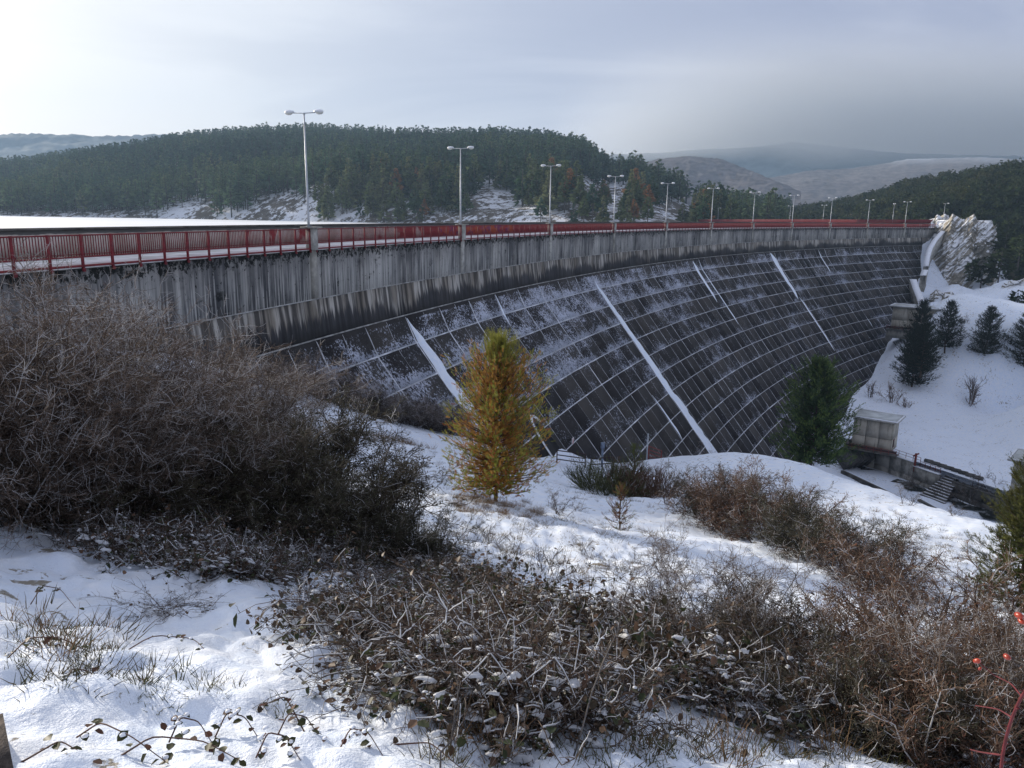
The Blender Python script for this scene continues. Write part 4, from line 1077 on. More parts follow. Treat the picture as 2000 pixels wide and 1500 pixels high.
def outcrop(name, C, zt, zb, rw, rd, lean, label, mat, seed=0, nth=150, nzz=120, step=1.5, sh=1.3, ang0=-115, ang1=115, slope_right=0.0):
    """steep rock mass: strata dip, rising to the right as seen from the camera"""
    C = np.array(C, float); out = -C[:2]/np.linalg.norm(C[:2]); side = np.array([-out[1], out[0]])   # side = right seen from the camera
    if ray(1500, 600)[:2] @ side < ray(500, 600)[:2] @ side: side = -side
    th = np.radians(np.linspace(ang0, ang1, nth)); tz = np.linspace(0, 1, nzz)
    T, Z = np.meshgrid(th, tz, indexing='ij')
    rr = 1-0.30*Z**3-0.1*Z
    x = np.sin(T)*rw*rr; y = np.cos(T)*rd*rr
    z = zb+(zt-zb)*Z - slope_right*np.maximum(0, x)*Z
    y = y-lean*Z
    q = (z*0.80-x*0.60)/step+fbm(x/4+seed, z/4, 3, seed)*1.4
    saw = (q-np.floor(q)); lay = hash2(np.floor(q).astype(int), np.floor((x*0.8+z*0.6)/3.2+fbm(x/3, z/3, 2, seed+4)*1.2).astype(int), seed)
    disp = (0.75-saw)*sh*1.25+(lay-0.5)*sh*0.55+fbm(x/7, z/9, 2, seed+1)*3.2+fbm((x*0.8+z*0.6)/3.0, (z*0.8-x*0.6)/0.7, 3, seed+2)*0.6
    fade = smooth((1-Z)/0.06)
    y = y+disp*fade*np.cos(T*0.7); x = x+disp*0.8*np.sin(T); z = z+(saw-0.5)*sh*0.5+fbm(x/2.2, x*0+seed, 3, seed+6)*3.2*Z
    P = np.stack([C[0]+side[0]*x+out[0]*y, C[1]+side[1]*x+out[1]*y, z], -1)
    i2, k2 = np.meshgrid(np.arange(nth-1), np.arange(nzz-1), indexing='ij')
    Q = np.stack([i2*nzz+k2, (i2+1)*nzz+k2, (i2+1)*nzz+k2+1, i2*nzz+k2+1], -1).reshape(-1, 4)
    V = P.reshape(-1, 3); topc = P[:, -1].mean(0); V = np.vstack([V, topc]); n0 = len(V)-1
    tri = np.array([[i*nzz+nzz-1, (i+1)*nzz+nzz-1, n0] for i in range(nth-1)])
    c0 = np.array([C[0], C[1], zb]); o = obj(name, make_mesh(name, V-c0, [Q, tri], mat), None, tuple(c0)); set_props(o, label, 'rock'); return o
C = at_dist(1876, 500, 302); sd2 = ray(1900, 500)-ray(1800, 500); sd2 /= np.linalg.norm(sd2); M_STRATA = strata_mat('snowy_strata', sd2)
outcrop('rock_outcrop', C, 0.6, -29, 12.5, 13, 13, 'big jagged outcrop with diagonal snowy strata at the far end of the dam', M_STRATA, 5, 200, 180, 1.7, 0.75)
C = at_dist(1832, 432, 322); outcrop('rock', C, 1.2, -4, 4.6, 4, 1.5, 'small pale rock behind the end of the red crest railing', M_ROCK, 9, 60, 40, 0.9, 0.6)
C = at_dist(1912, 480, 303); outcrop('rock', C, -7.0, -26, 5.0, 7, 3, 'bare cliff corner painted in shade on the right side of the snowy outcrop', rock_mat('shaded_rock', (0.10, 0.095, 0.08), (0.20, 0.185, 0.15), 0.75), 12, 70, 80, 1.6, 1.0)  # darker copy of the rock colours, painting the corner's shade
for (px, py, d, s_, lab, sd_) in [(1862, 606, 266, 3.2, 'low snow-dusted rock ledge left above the round pine', 3), (1840, 588, 270, 4.0, 'snowy rock ledge under the big outcrop', 4), (1985, 560, 274, 4.5, 'snow-topped boulder by the right edge on the far bank', 6)]:
    P = at_dist(px, py, d); outcrop('boulder', P, gz(P[0], P[1], False)+s_*0.45, gz(P[0], P[1], False)-2.5, s_, s_*0.8, s_*0.3, lab, M_ROCK, sd_, 50, 30, 0.8, 0.5)
# stone block at the near lower left corner
P = hit(14, 1497, 20, 0.8)+np.array([-0.02, -0.02, 0.05]); o = MB().box((-0.22, -0.15, -0.12), (0.62, 0.5, 0.30), 0.66).build('stone_slab', simple('rough_stone', (0.085, 0.07, 0.06), 0.95, 0.4, 18.0, 0.6), loc=tuple(P)); set_props(o, 'rough brown stone slab in the lower left corner of the snow', 'stone slab')

# ================================================================== TREES
def inst_cloud(name, pts, rots, scl, idx, meshes, kind='stuff', label=None):
    """one object whose geometry nodes place copies of the given meshes on points"""
    c = bpy.data.collections.new(name+'_source')
    for i, me in enumerate(meshes): c.objects.link(bpy.data.objects.new('%s_source_%02d' % (name, i), me))
    me = bpy.data.meshes.new(name); pts = np.asarray(pts, np.float32); n = len(pts)
    me.vertices.add(n); me.vertices.foreach_set('co', pts.ravel())
    a = me.attributes.new('rot', 'FLOAT_VECTOR', 'POINT'); a.data.foreach_set('vector', np.asarray(rots, np.float32).ravel())
    a = me.attributes.new('scl', 'FLOAT_VECTOR', 'POINT'); s = np.asarray(scl, np.float32); s = np.repeat(s[:, None], 3, 1) if s.ndim == 1 else s
    a.data.foreach_set('vector', s.ravel())
    a = me.attributes.new('idx', 'INT', 'POINT'); a.data.foreach_set('value', np.asarray(idx, np.int32))
    o = obj(name, me); o['kind'] = kind
    g = bpy.data.node_groups.new(name, 'GeometryNodeTree')
    g.interface.new_socket('Geometry', in_out='INPUT', socket_type='NodeSocketGeometry'); g.interface.new_socket('Geometry', in_out='OUTPUT', socket_type='NodeSocketGeometry')
    N, L = g.nodes, g.links
    gi = N.new('NodeGroupInput'); go = N.new('NodeGroupOutput'); ip = N.new('GeometryNodeInstanceOnPoints'); ci = N.new('GeometryNodeCollectionInfo')
    ci.inputs['Collection'].default_value = c; ci.inputs['Separate Children'].default_value = True; ci.inputs['Reset Children'].default_value = True
    ip.inputs['Pick Instance'].default_value = True
    def attr(nm, ty):
        q = N.new('GeometryNodeInputNamedAttribute'); q.data_type = ty; q.inputs['Name'].default_value = nm; return q.outputs['Attribute']
    L.new(gi.outputs[0], ip.inputs['Points']); L.new(ci.outputs[0], ip.inputs['Instance']); L.new(attr('idx', 'INT'), ip.inputs['Instance Index'])
    L.new(attr('rot', 'FLOAT_VECTOR'), ip.inputs['Rotation']); L.new(attr('scl', 'FLOAT_VECTOR'), ip.inputs['Scale']); L.new(ip.outputs[0], go.inputs[0])
    md = o.modifiers.new('scatter', 'NODES'); md.node_group = g
    return o

def col_mat(name, rough=0.75, rnd=0.0, trans=0.0, var=0.3, nscale=1.2, frost=0.0):
    """colour from the mesh attribute, slightly varied; optional frost on faces that look up"""
    m, t, b = new_mat(name)
    a = t.new('ShaderNodeVertexColor', layer_name='Col').outputs['Color']
    g = t.new('ShaderNodeNewGeometry'); f = t.noise(g.outputs['Position'], nscale, 3, 0.6)
    c = t.mix(t.ss(f, 0.3, 0.7, 0.0, var), a, (0.0, 0.0, 0.0))
    if rnd:
        r = t.new('ShaderNodeObjectInfo').outputs['Random']
        c = t.mix(t.math('MULTIPLY', r, rnd), c, t.mix(0.5, c, (0.07, 0.06, 0.02)))
    if frost:
        nz = t.math('ABSOLUTE', t.new('ShaderNodeSeparateXYZ', {0: g.outputs['Normal']}).outputs['Z'])
        f2 = t.noise(g.outputs['Position'], nscale*4, 3, 0.6)
        c = t.mix(t.math('MULTIPLY', t.ss(t.math('ADD', f2, t.math('MULTIPLY', nz, 0.25)), 0.62, 0.75), frost), c, (0.70, 0.72, 0.75))
    t.l.new(c, b.inputs['Base Color']); b.inputs['Roughness'].default_value = rough; b.inputs['Specular IOR Level'].default_value = 0.2
    if trans:
        tr = t.new('ShaderNodeBsdfTranslucent', {'Color': c}); ms = t.new('ShaderNodeMixShader', {0: trans, 1: b.outputs[0], 2: tr.outputs[0]})
        t.l.new(ms.outputs[0], [n for n in t.n if n.type == 'OUTPUT_MATERIAL'][0].inputs['Surface'])
    return m
M_NEEDLE = col_mat('pine_needles', 0.7, 0.25, 0.4)
M_BARK = simple('pine_bark', (0.075, 0.052, 0.04), 0.9, 0.4, 6.0, 0.3)
M_BARKG = simple('grey_bark', (0.10, 0.09, 0.085), 0.9, 0.4, 6.0)
M_FOREST = col_mat('forest_needles', 0.8, 0.15, 0.25, 0.25, 0.05)

def rot_rand(n, r): return r.uniform(0, 2*math.pi, n)
def clump_tris(C, D, L, Wd, r, ntri=5):
    """ragged leaf clumps: each is ntri blades fanning from C along D. returns V, tris"""
    n = len(C); C = np.repeat(C, ntri, 0); D = np.repeat(D, ntri, 0); L = np.repeat(L, ntri); Wd = np.repeat(Wd, ntri); m = len(C)
    J = r.normal(0, 0.45, (m, 3)); d = D+J; d /= np.linalg.norm(d, axis=1)[:, None]+1e-9
    s = np.cross(d, r.normal(0, 1, (m, 3))); s /= np.linalg.norm(s, axis=1)[:, None]+1e-9
    L = L*r.uniform(0.6, 1.15, m)
    a = C-s*Wd[:, None]*0.5+d*L[:, None]*0.25; b_ = C+s*Wd[:, None]*0.5+d*L[:, None]*0.2; tip = C+d*L[:, None]; root = C-d*L[:, None]*0.15
    V = np.stack([root, a, tip, b_], 1).reshape(-1, 3); Q = np.arange(m*4).reshape(-1, 4)
    return V, Q
def forest_tree(seed, H=13.0, kind='pine', n=60, colr=(0.045, 0.06, 0.03), ntri=4):
    r = np.random.default_rng(seed)
    t = r.uniform(0, 1, n)**0.85; z0 = {'pine': 0.28, 'fir': 0.12, 'round': 0.15}[kind]
    z = H*(z0+(0.98-z0)*t)
    prof = {'pine': (1-t)**0.75*(0.55+0.45*np.minimum(1, t*4)), 'fir': (1-t)**0.95, 'round': np.sqrt(np.maximum(0, 1-(2*t-0.8)**2*0.7))*np.where(t > 0.9, 0.6, 1)}[kind]
    R = H*{'pine': 0.26, 'fir': 0.24, 'round': 0.33}[kind]*prof*r.uniform(0.55, 1.08, n)+0.12
    a = rot_rand(n, r)+0.0
    C = np.stack([np.cos(a)*R*0.55, np.sin(a)*R*0.55, z], 1)
    D = np.stack([np.cos(a), np.sin(a), r.uniform(-0.25, 0.55, n)], 1)
    L = np.maximum(0.7, R*0.75)*r.uniform(0.8, 1.2, n)*H/13; Wd = L*r.uniform(0.45, 0.7, n)
    V, Q = clump_tris(C, D, L, Wd, r, ntri)
    # leader
    top = np.array([[0, 0, H*0.93]]); V2, Q2 = clump_tris(top, np.array([[0, 0, 1.0]]), np.array([H*0.09]), np.array([H*0.035]), r, 5)
    cv = np.array(colr); cc = np.repeat(cv[None]*r.uniform(0.6, 1.5, n)[:, None], 4*ntri, 0)
    cc = np.vstack([cc, np.repeat(cv[None], len(V2), 0)])
    V = np.vstack([V, V2]); Q = np.vstack([Q, Q2+len(V)-len(V2)])
    crown = make_mesh('crown', V, Q, M_FOREST, False, None, None, cc)
    mb = MB().tube([(0, 0, -1.2), (0.1, 0, H*0.45), (0, 0, H*0.93)], [H*0.017, H*0.012, 0.03], 5, False)
    for k in range(4):
        aa = r.uniform(0, 6.28); zz = H*r.uniform(0.22, 0.5); mb.tube([(0, 0, zz), (math.cos(aa)*H*0.08, math.sin(aa)*H*0.08, zz+0.4)], [0.06, 0.02], 3, False)
    o = mb.build('tmp', M_BARKG); trunk = o.data; bpy.data.objects.remove(o); trunk.name = 'trunk'
    return trunk, crown
def joined(tr, cr):
    """trunk and crown in one mesh, for the mass of trees nobody could count"""
    V = np.empty(len(tr.vertices)*3, np.float32); tr.vertices.foreach_get('co', V); V1 = V.reshape(-1, 3)
    V = np.empty(len(cr.vertices)*3, np.float32); cr.vertices.foreach_get('co', V); V2 = V.reshape(-1, 3)
    c2 = np.empty(len(V2)*4, np.float32); cr.color_attributes['Col'].data.foreach_get('color', c2)
    q1 = [tuple(p.vertices) for p in tr.polygons]; q2 = [tuple(p.vertices) for p in cr.polygons]
    q1 = np.array([q if len(q) == 4 else q+(q[-1],) for q in q1 if len(q) == 4]); q2 = np.array(q2)+len(V1)
    cc = np.vstack([np.tile([0.06, 0.05, 0.045, 1.0], (len(V1), 1)), c2.reshape(-1, 4)])
    return make_mesh('tree', np.vstack([V1, V2]), np.vstack([q1, q2]), M_FOREST, False, None, None, cc)
GREENS = [(0.040, 0.078, 0.042), (0.055, 0.098, 0.048), (0.11, 0.145, 0.065), (0.17, 0.19, 0.090), (0.046, 0.088, 0.055), (0.27, 0.14, 0.06)]
FT = [forest_tree(100+i, 13.0, 'pine' if i % 3 else 'fir', 110, GREENS[i % 6 if i < 6 else (i-6) % 4]) for i in range(10)]
LOWT = [joined(*forest_tree(200+i, 13.0, 'pine' if i % 3 else 'fir', 46, [(0.036, 0.080, 0.060), (0.044, 0.094, 0.062), (0.056, 0.110, 0.064), (0.070, 0.124, 0.068), (0.086, 0.138, 0.070), (0.105, 0.155, 0.074), (0.125, 0.165, 0.080), (0.15, 0.175, 0.085), (0.18, 0.16, 0.085)][i], 3)) for i in range(9)]
ROUND = [forest_tree(300+i, 10.0, 'round', 80, [(0.030, 0.050, 0.020), (0.042, 0.066, 0.025), (0.058, 0.082, 0.030)][i % 3]) for i in range(4)]
LOWR = [joined(*forest_tree(320+i, 10.0, 'round', 44, [(0.028, 0.048, 0.019), (0.040, 0.064, 0.024), (0.058, 0.080, 0.029), (0.080, 0.092, 0.036)][i % 4], 4)) for i in range(8)]

fr = np.random.default_rng(42)
# far hill across the lake: uniform points, sparse near the rocky shore and in the snowy clearings
N = 70000
u = fr.uniform(-480, 1540, N); v = fr.uniform(0.0, 1.12, N)
dn = np.interp(u, [r[0] for r in HT], [r[1] for r in HT]); drr = np.interp(u, [r[0] for r in HT], [r[4] for r in HT])
dist = dn+(drr-dn)*v
keep = fr.uniform(0, 1, N) < dist/1500.0*(drr-dn)/560*0.46
P = hill_pos(u, np.clip(v, 0, 1.3)); X_, Y_, D_ = project(P)
dens = np.ones(N)
shore = (dist-dn)
rocky = vnoise(P[:, 0]/38, P[:, 1]/38, 77)+0.5
dens = np.where(shore < 12, 0.25+0.45*(rocky > 0.45), dens)
dens = np.where((shore >= 12) & (shore < 45), 0.30+0.7*(rocky > 0.40), dens)
def clearing(px0, px1, py0, py1):
    cx, cy_ = (px0+px1)/2, (py0+py1)/2
    return (((X_-cx)/((px1-px0)/2))**2+((Y_-cy_)/((py1-py0)/2))**2) < 1
for c_ in [(905, 1018, 374, 432), (1098, 1165, 348, 415), (1150, 1232, 358, 440), (1250, 1372, 395, 452), (330, 420, 395, 428), (520, 600, 392, 425)]:
    dens = np.where(clearing(*c_), 0.03, dens)
keep &= fr.uniform(0, 1, N) < dens
keep &= (v < 1.06)
P, D_, X_, Y_, shore = P[keep], D_[keep], X_[keep], Y_[keep], shore[keep]
order = np.argsort(D_); P, D_, X_, shore = P[order], D_[order], X_[order], shore[order]
inview = (X_ > -20) & (X_ < 1420)
near = np.where(inview)[0][:290]
mask = np.zeros(len(P), bool); mask[near] = True
gl = 'pines on the hill across the lake'
for i in near:
    k = int(fr.integers(0, 10)); k = int(fr.choice([2, 3, 8, 9])) if fr.uniform() < 0.55 else k; k = 5 if (fr.uniform() < 0.06 and X_[i] > 650) else (k if k != 5 else 1)
    sc = fr.uniform(0.85, 1.85)*(0.85 if shore[i] < 20 else 1.0)
    t_ = empty('pine_tree', tuple(P[i]-np.array([0, 0, 0.3])), fr.uniform(0, 6.28), 'russet dried pine among the green ones by the lake shore' if k == 5 else 'green pine tree on the snowy shore of the hill beyond the lake', 'tree', 'russet pines by the lake' if k == 5 else gl, 1.0)
    t_.scale = (sc*1.15, sc*1.15, sc)
    obj('trunk', FT[k][0], t_); obj('crown', FT[k][1], t_)
R_ = P[~mask]; n = len(R_)
inst_cloud('forest', R_-np.array([0, 0, 0.4]), np.stack([fr.normal(0, .03, n), fr.normal(0, .03, n), rot_rand(n, fr)], 1), np.stack([(q := fr.uniform(0.95, 1.85, n))*1.15, q*1.15, q], 1), np.clip((vnoise(R_[:, 0]/75, R_[:, 1]/75, 91)+0.5)*5.5+(R_[:, 2] < 25)*1.6+fr.normal(0, 1.1, n)-0.6, 0, 8.4).astype(int), LOWT)  # tree tone picked in patches, painting lit and shaded lumps; low trees paler
print('forest', n, 'near', len(near))
# wooded slope on the right
N = 9000
u = fr.uniform(1485, 2560, N); v = fr.uniform(-0.02, 1.1, N)
dn = np.interp(u, [r[0] for r in RT], [r[1] for r in RT]); drr = np.interp(u, [r[0] for r in RT], [r[4] for r in RT])
keep = (fr.uniform(0, 1, N) < (drr-dn)/420*(dn+(drr-dn)*v)/520)
P = hillr_pos(u, np.clip(v, -0.02, 1.3))[keep]; X_, Y_, D_ = project(P)
order = np.argsort(D_); P, D_, X_ = P[order], D_[order], X_[order]
inview = (X_ > 1480) & (X_ < 2010); near = np.where(inview)[0][:200]; mask = np.zeros(len(P), bool); mask[near] = True
for i in near:
    k = int(fr.integers(0, 4)); sc = fr.uniform(0.55, 1.05)
    t_ = empty('broadleaf_tree', tuple(P[i]-np.array([0, 0, 0.8])), fr.uniform(0, 6.28), 'dark rounded evergreen on the wooded slope behind the snowy outcrop', 'tree', 'rounded evergreens on the right slope', sc)
    obj('trunk', ROUND[k][0], t_); obj('crown', ROUND[k][1], t_)
R_ = P[~mask]; n = len(R_)
inst_cloud('woodland', R_-np.array([0, 0, 1.0]), np.stack([fr.normal(0, .05, n), fr.normal(0, .05, n), rot_rand(n, fr)], 1), fr.uniform(0.5, 1.1, n), fr.integers(0, 8, n), LOWR)
print('woodland', n)

# ------------------------------------------------------------------ detailed pines
def needles(C, D, L, nl, nn, w, r, colr, jit=0.25):
    """bottle-brush shoots: axis from C along D (unit) length L, nn needles each. per-shoot colour (n,3)"""
    n = len(C); t = np.tile(np.linspace(0.05, 1.0, nn), n)+r.uniform(-.03, .03, n*nn)
    Cr = np.repeat(C, nn, 0); Dr = np.repeat(D, nn, 0); Lr = np.repeat(L, nn)
    s = np.cross(Dr, r.normal(0, 1, (n*nn, 3))); s /= np.linalg.norm(s, axis=1)[:, None]+1e-9
    d = Dr*r.uniform(0.45, 1.0, (n*nn, 1))+s; d /= np.linalg.norm(d, axis=1)[:, None]
    base = Cr+Dr*(Lr*t)[:, None]; ln = nl*r.uniform(0.7, 1.15, n*nn)
    wv = np.cross(d, Dr); wv /= np.linalg.norm(wv, axis=1)[:, None]+1e-9
    V = np.stack([base-wv*w/2, base+wv*w/2, base+d*ln[:, None]], 1).reshape(-1, 3)
    F = np.arange(len(V)).reshape(-1, 3); cc = np.repeat(np.repeat(colr*r.uniform(1-jit, 1+jit, (n, 1)), nn, 0), 3, 0)
    return V, F, cc
def pine_meshes(seed, H, Rw, z0, nwh, nbr, nsub, shoot, nl, nn, w, colfn, droop=0.15, top_up=0.9, prof=None, trunk_r=0.05, dens=1.0):
    r = np.random.default_rng(seed); mb = MB()
    bend = r.normal(0, 0.01*H, (6, 2)); bend[0] = 0
    zz = np.linspace(-0.3, H, 6); tp = np.stack([bend[:, 0], bend[:, 1], zz], 1)
    mb.tube(tp, np.linspace(trunk_r, 0.008, 6), 8, False)
    o = mb.build('tmp', M_BARK, smooth=True); trunk = o.data; trunk.name = 'trunk'; bpy.data.objects.remove(o)
    lb_ = MB(); C, D, L, K = [], [], [], []
    for i in range(nwh):
        f = (i+r.uniform(-.3, .3))/max(1, nwh-1); f = min(max(f, 0), 1); h = z0+(H*0.97-z0)*f
        R = Rw*(prof(f) if prof else (1-f)**0.8*(0.75+0.25*min(1, f*5)))+0.06*H*0.25
        o0 = np.array([np.interp(h, zz, tp[:, 0]), np.interp(h, zz, tp[:, 1]), h])
        for j in range(nbr):
            a = 2*math.pi*(j+r.uniform(-.35, .35))/nbr+i*0.7; Rr = R*r.uniform(0.52, 1.18)
            up = -droop+(top_up+droop)*f**1.6; pts = []
            for k in range(5):
                q = k/4; pts.append(o0+np.array([math.cos(a)*Rr*q, math.sin(a)*Rr*q, Rr*(up*q+0.35*q*q-0.10*(1-f)*q)]))
            pts = np.array(pts); lb_.tube(pts, np.linspace(0.012*H*0.35*(1-f*0.7)+0.004, 0.004, 5), 4, False)
            m_ = max(2, int(nsub*(0.4+Rr/Rw)*dens))
            for k in range(m_):
                q = r.uniform(0.18, 1.0) if k else 1.0; x = q*4; i0 = min(3, int(x)); p = pts[i0]+(pts[i0+1]-pts[i0])*(x-i0)
                dd = pts[i0+1]-pts[i0]; dd = dd/np.linalg.norm(dd)+np.array([0, 0, 0.35])+r.normal(0, 0.42, 3)*(1 if k else 0.2); dd /= np.linalg.norm(dd)
                off = r.normal(0, 0.10*Rr, 3) if k else 0
                C.append(p+off*0.6); D.append(dd); dd[2] += (1.3 if f > 0.8 and top_up > 1.5 else 0); dd /= np.linalg.norm(dd); L.append(shoot*r.uniform(0.6, 1.25)*(1.0 if f < 0.8 else (2.0 if top_up > 1.5 else 1.3))); K.append((f, q))
    o = lb_.build('tmp', M_BARK); limbs = o.data; limbs.name = 'limbs'; bpy.data.objects.remove(o)
    for k in range(7): C.append(tp[-1]-np.array([0, 0, shoot*r.uniform(0, .8)])+r.normal(0, .03*H*.2, 3)*np.array([1, 1, 0])); D.append(np.array([r.normal(0, .12), r.normal(0, .12), 1.0])); L.append(shoot*(2.4 if top_up > 1.5 else 1.5)); K.append((1, 1))
    C, D, L, K = np.array(C), np.array(D), np.array(L), np.array(K); D /= np.linalg.norm(D, axis=1)[:, None]
    colr, part = colfn(K, C, r)
    out = {}
    for nm in np.unique(part):
        s = part == nm; V, F, cc = needles(C[s], D[s], L[s], nl, nn, w, r, colr[s]); out[int(nm)] = make_mesh('crown', V, F, M_NEEDLE, False, None, None, cc)
    return trunk, limbs, out
def green_fn(base, var=0.35, tip=(0.10, 0.12, 0.035), tipp=0.2):
    def f(K, C, r):
        n = len(K); c = np.array(base)[None]*r.uniform(1-var, 1+var, (n, 1)); m_ = (r.uniform(0, 1, n) < tipp) & (K[:, 1] > 0.6); c[m_] = np.array(tip)
        return c, np.zeros(n, int)
    return f
def place_pine(name, meshes, P, rz, scale, label, cat='tree', group=None):
    t_ = empty(name, tuple(P), rz, label, cat, group, scale)
    obj('trunk', meshes[0], t_); obj('limbs', meshes[1], t_)
    for k in sorted(meshes[2]): o = obj('crown' if k == 0 else 'dried_needles', meshes[2][k], t_)
    return t_
# hero: small pine, needles half dried to orange, green candles at the top
def hero_cols(K, C, r):
    n = len(K); f, q = K[:, 0], K[:, 1]
    pg = np.clip(0.36+0.35*(q > 0.75)+np.where(f > 0.80, 1.0, 0)-np.where((f > 0.5) & (f < 0.78), 0.08, 0), 0, 1)
    patch = vnoise(C[:, 0]*2.2+C[:, 1]*1.7, C[:, 2]*1.8, 5)*0.6
    g = r.uniform(0, 1, n) < pg+patch
    c = np.where(g[:, None], np.array([0.30, 0.31, 0.05])*1.0, np.array([0.56, 0.30, 0.065]))
    yl = r.uniform(0, 1, n) < 0.35; c = np.where((g & yl)[:, None], np.array([0.38, 0.36, 0.07]), c); dk = r.uniform(0, 1, n) < 0.25; c = np.where((~g & dk)[:, None], np.array([0.38, 0.13, 0.04]), c)
    return c, np.where(g, 0, 1)
HB = hit(966, 984); print('hero', HB)
hero = pine_meshes(11, 4.35, 1.22, 0.50, 24, 10, 34, 0.15, 0.050, 28, 0.0115, hero_cols, 0.10, 1.9,
                   lambda f: float(np.interp(f, [0, .1, .25, .4, .55, .65, .77, .87, .95, 1], [0.95, 1.08, 1.12, 1.02, 0.92, 0.72, 0.44, 0.26, 0.16, 0.07])), 0.062)
hs = 305/FPX*np.linalg.norm(HB)/4.35*1.0
place_pine('young_pine', hero, HB, 0.6, hs, 'small bushy pine with orange dried needles and green tips on the snow slope', 'pine tree')
SP = [pine_meshes(40+k, 0.85, 0.36, 0.05, 8, 5, 6, 0.10, 0.04, 26, 0.005, cf, -0.2, 1.5, None, 0.014) for k, cf in enumerate([green_fn((0.16, 0.075, 0.03), 0.3, (0.14, 0.15, 0.04), 0.45), green_fn((0.12, 0.14, 0.035), 0.3)])]
P = hit(1210, 1040); place_pine('pine_sapling', SP[0], P, 0.3, 85/FPX*np.linalg.norm(P)/0.85, 'tiny rusty-brown pine sapling in the snow right of the orange pine', 'sapling')
P = hit(1235, 960); place_pine('pine_sapling', SP[1], P, 1.3, 85/FPX*np.linalg.norm(P)/0.85, 'bright green pine sapling rising from the broom patch', 'sapling')
# dark pines on the valley floor
dark = green_fn((0.012, 0.024, 0.018), 0.4, (0.03, 0.045, 0.025), 0.15)
VP = [pine_meshes(60+k, 13.0, 4.3, 1.6, 17, 8, 22, 0.75, 0.24, 12, 0.10, dark, 0.02, 0.5, lambda f: float(np.interp(f, [0, .12, .3, .6, .85, 1], [0.80, 1.0, 0.95, 0.62, 0.28, 0.05])), 0.22) for k in range(3)]
BIGP = pine_meshes(70, 15.0, 5.2, 0.6, 20, 9, 46, 0.6, 0.19, 13, 0.11, green_fn((0.060, 0.115, 0.040), 0.4, (0.16, 0.24, 0.06), 0.5), 0.0, 0.7, lambda f: float(np.interp(f, [0, .15, .35, .6, .8, .93, 1], [0.95, 1.0, 1.0, 0.80, 0.50, 0.26, 0.05])), 0.25)
def pine_px(meshes, mh, px, py, hpx, rz, label, dist=None, name='pine_tree', wide=1.0):
    P = hit(px, py) if dist is None else at_dist(px, py, dist)
    s = hpx/FPX*(P @ CAMM[2])/mh/0.985
    t_ = place_pine(name, meshes, P, rz, s, label); t_.scale = (s*wide, s*wide, s); return t_
pine_px(VP[0], 13, 1779, 762, 118, 0.2, 'front dark pine of the clump below the upper gatehouse', wide=0.95)
pine_px(VP[1], 13, 1797, 735, 100, 1.2, 'dark pine right behind the front pine of the clump', 178)
pine_px(VP[2], 13, 1786, 728, 134, 2.2, 'tallest dark pine covering the upper gatehouse', 206, wide=0.8)
pine_px(VP[1], 13, 1845, 688, 95, 3.0, 'leaning dark pine between the clump and the lone round pine', 212)
pine_px(VP[0], 13, 1922, 702, 98, 4.0, 'lone dark round pine with bare trunk on the snowfield', wide=1.0)
pine_px(VP[2], 13, 1999, 724, 116, 5.1, 'olive pine cut by the right edge beside the snowfield')
pine_px(BIGP, 15, 1583, 906, 200, 0.8, 'big green bushy pine in front of the foot of the dam', 112, wide=0.98)
# pines by the right edge of the picture
olive = green_fn((0.075, 0.085, 0.022), 0.35, (0.13, 0.13, 0.035), 0.4)
EP = pine_meshes(80, 3.6, 1.25, 0.15, 18, 8, 26, 0.17, 0.06, 26, 0.012, olive, 0.1, 0.9, None, 0.055)
P = hit(1985, 1185); s = 310/FPX*(P @ CAMM[2])/3.6; place_pine('young_pine', EP, P, 2.0, s*1.0, 'olive-green pine cut off by the right edge on the near slope', 'pine tree')
P = at_dist(2012, 1020, 34); P[2] = gz(P[0], P[1]); s = 150/FPX*(P @ CAMM[2])/3.6; place_pine('young_pine', EP, P, 0.4, s*1.3, 'yellow-green pine at the right edge in front of the grey hut', 'pine tree')

# a few green trees near the far end of the left hill
for (px, py, hpx, lab, k) in [(1425, 440, 46, 'bright green tree behind the red railing near the valley gap', 3), (1388, 440, 30, 'small dark tree left of the bright green one', 1), (1455, 438, 18, 'low green shrub-like tree right of the bright green tree', 3)]:
    P = at_dist(px, py, 405); s = hpx/FPX*405/10.0
    t_ = empty('broadleaf_tree', tuple(P), 0.4, lab, 'tree', None, s); obj('trunk', ROUND[k % 3][0], t_); obj('crown', ROUND[2 if k == 3 else 0][1], t_)

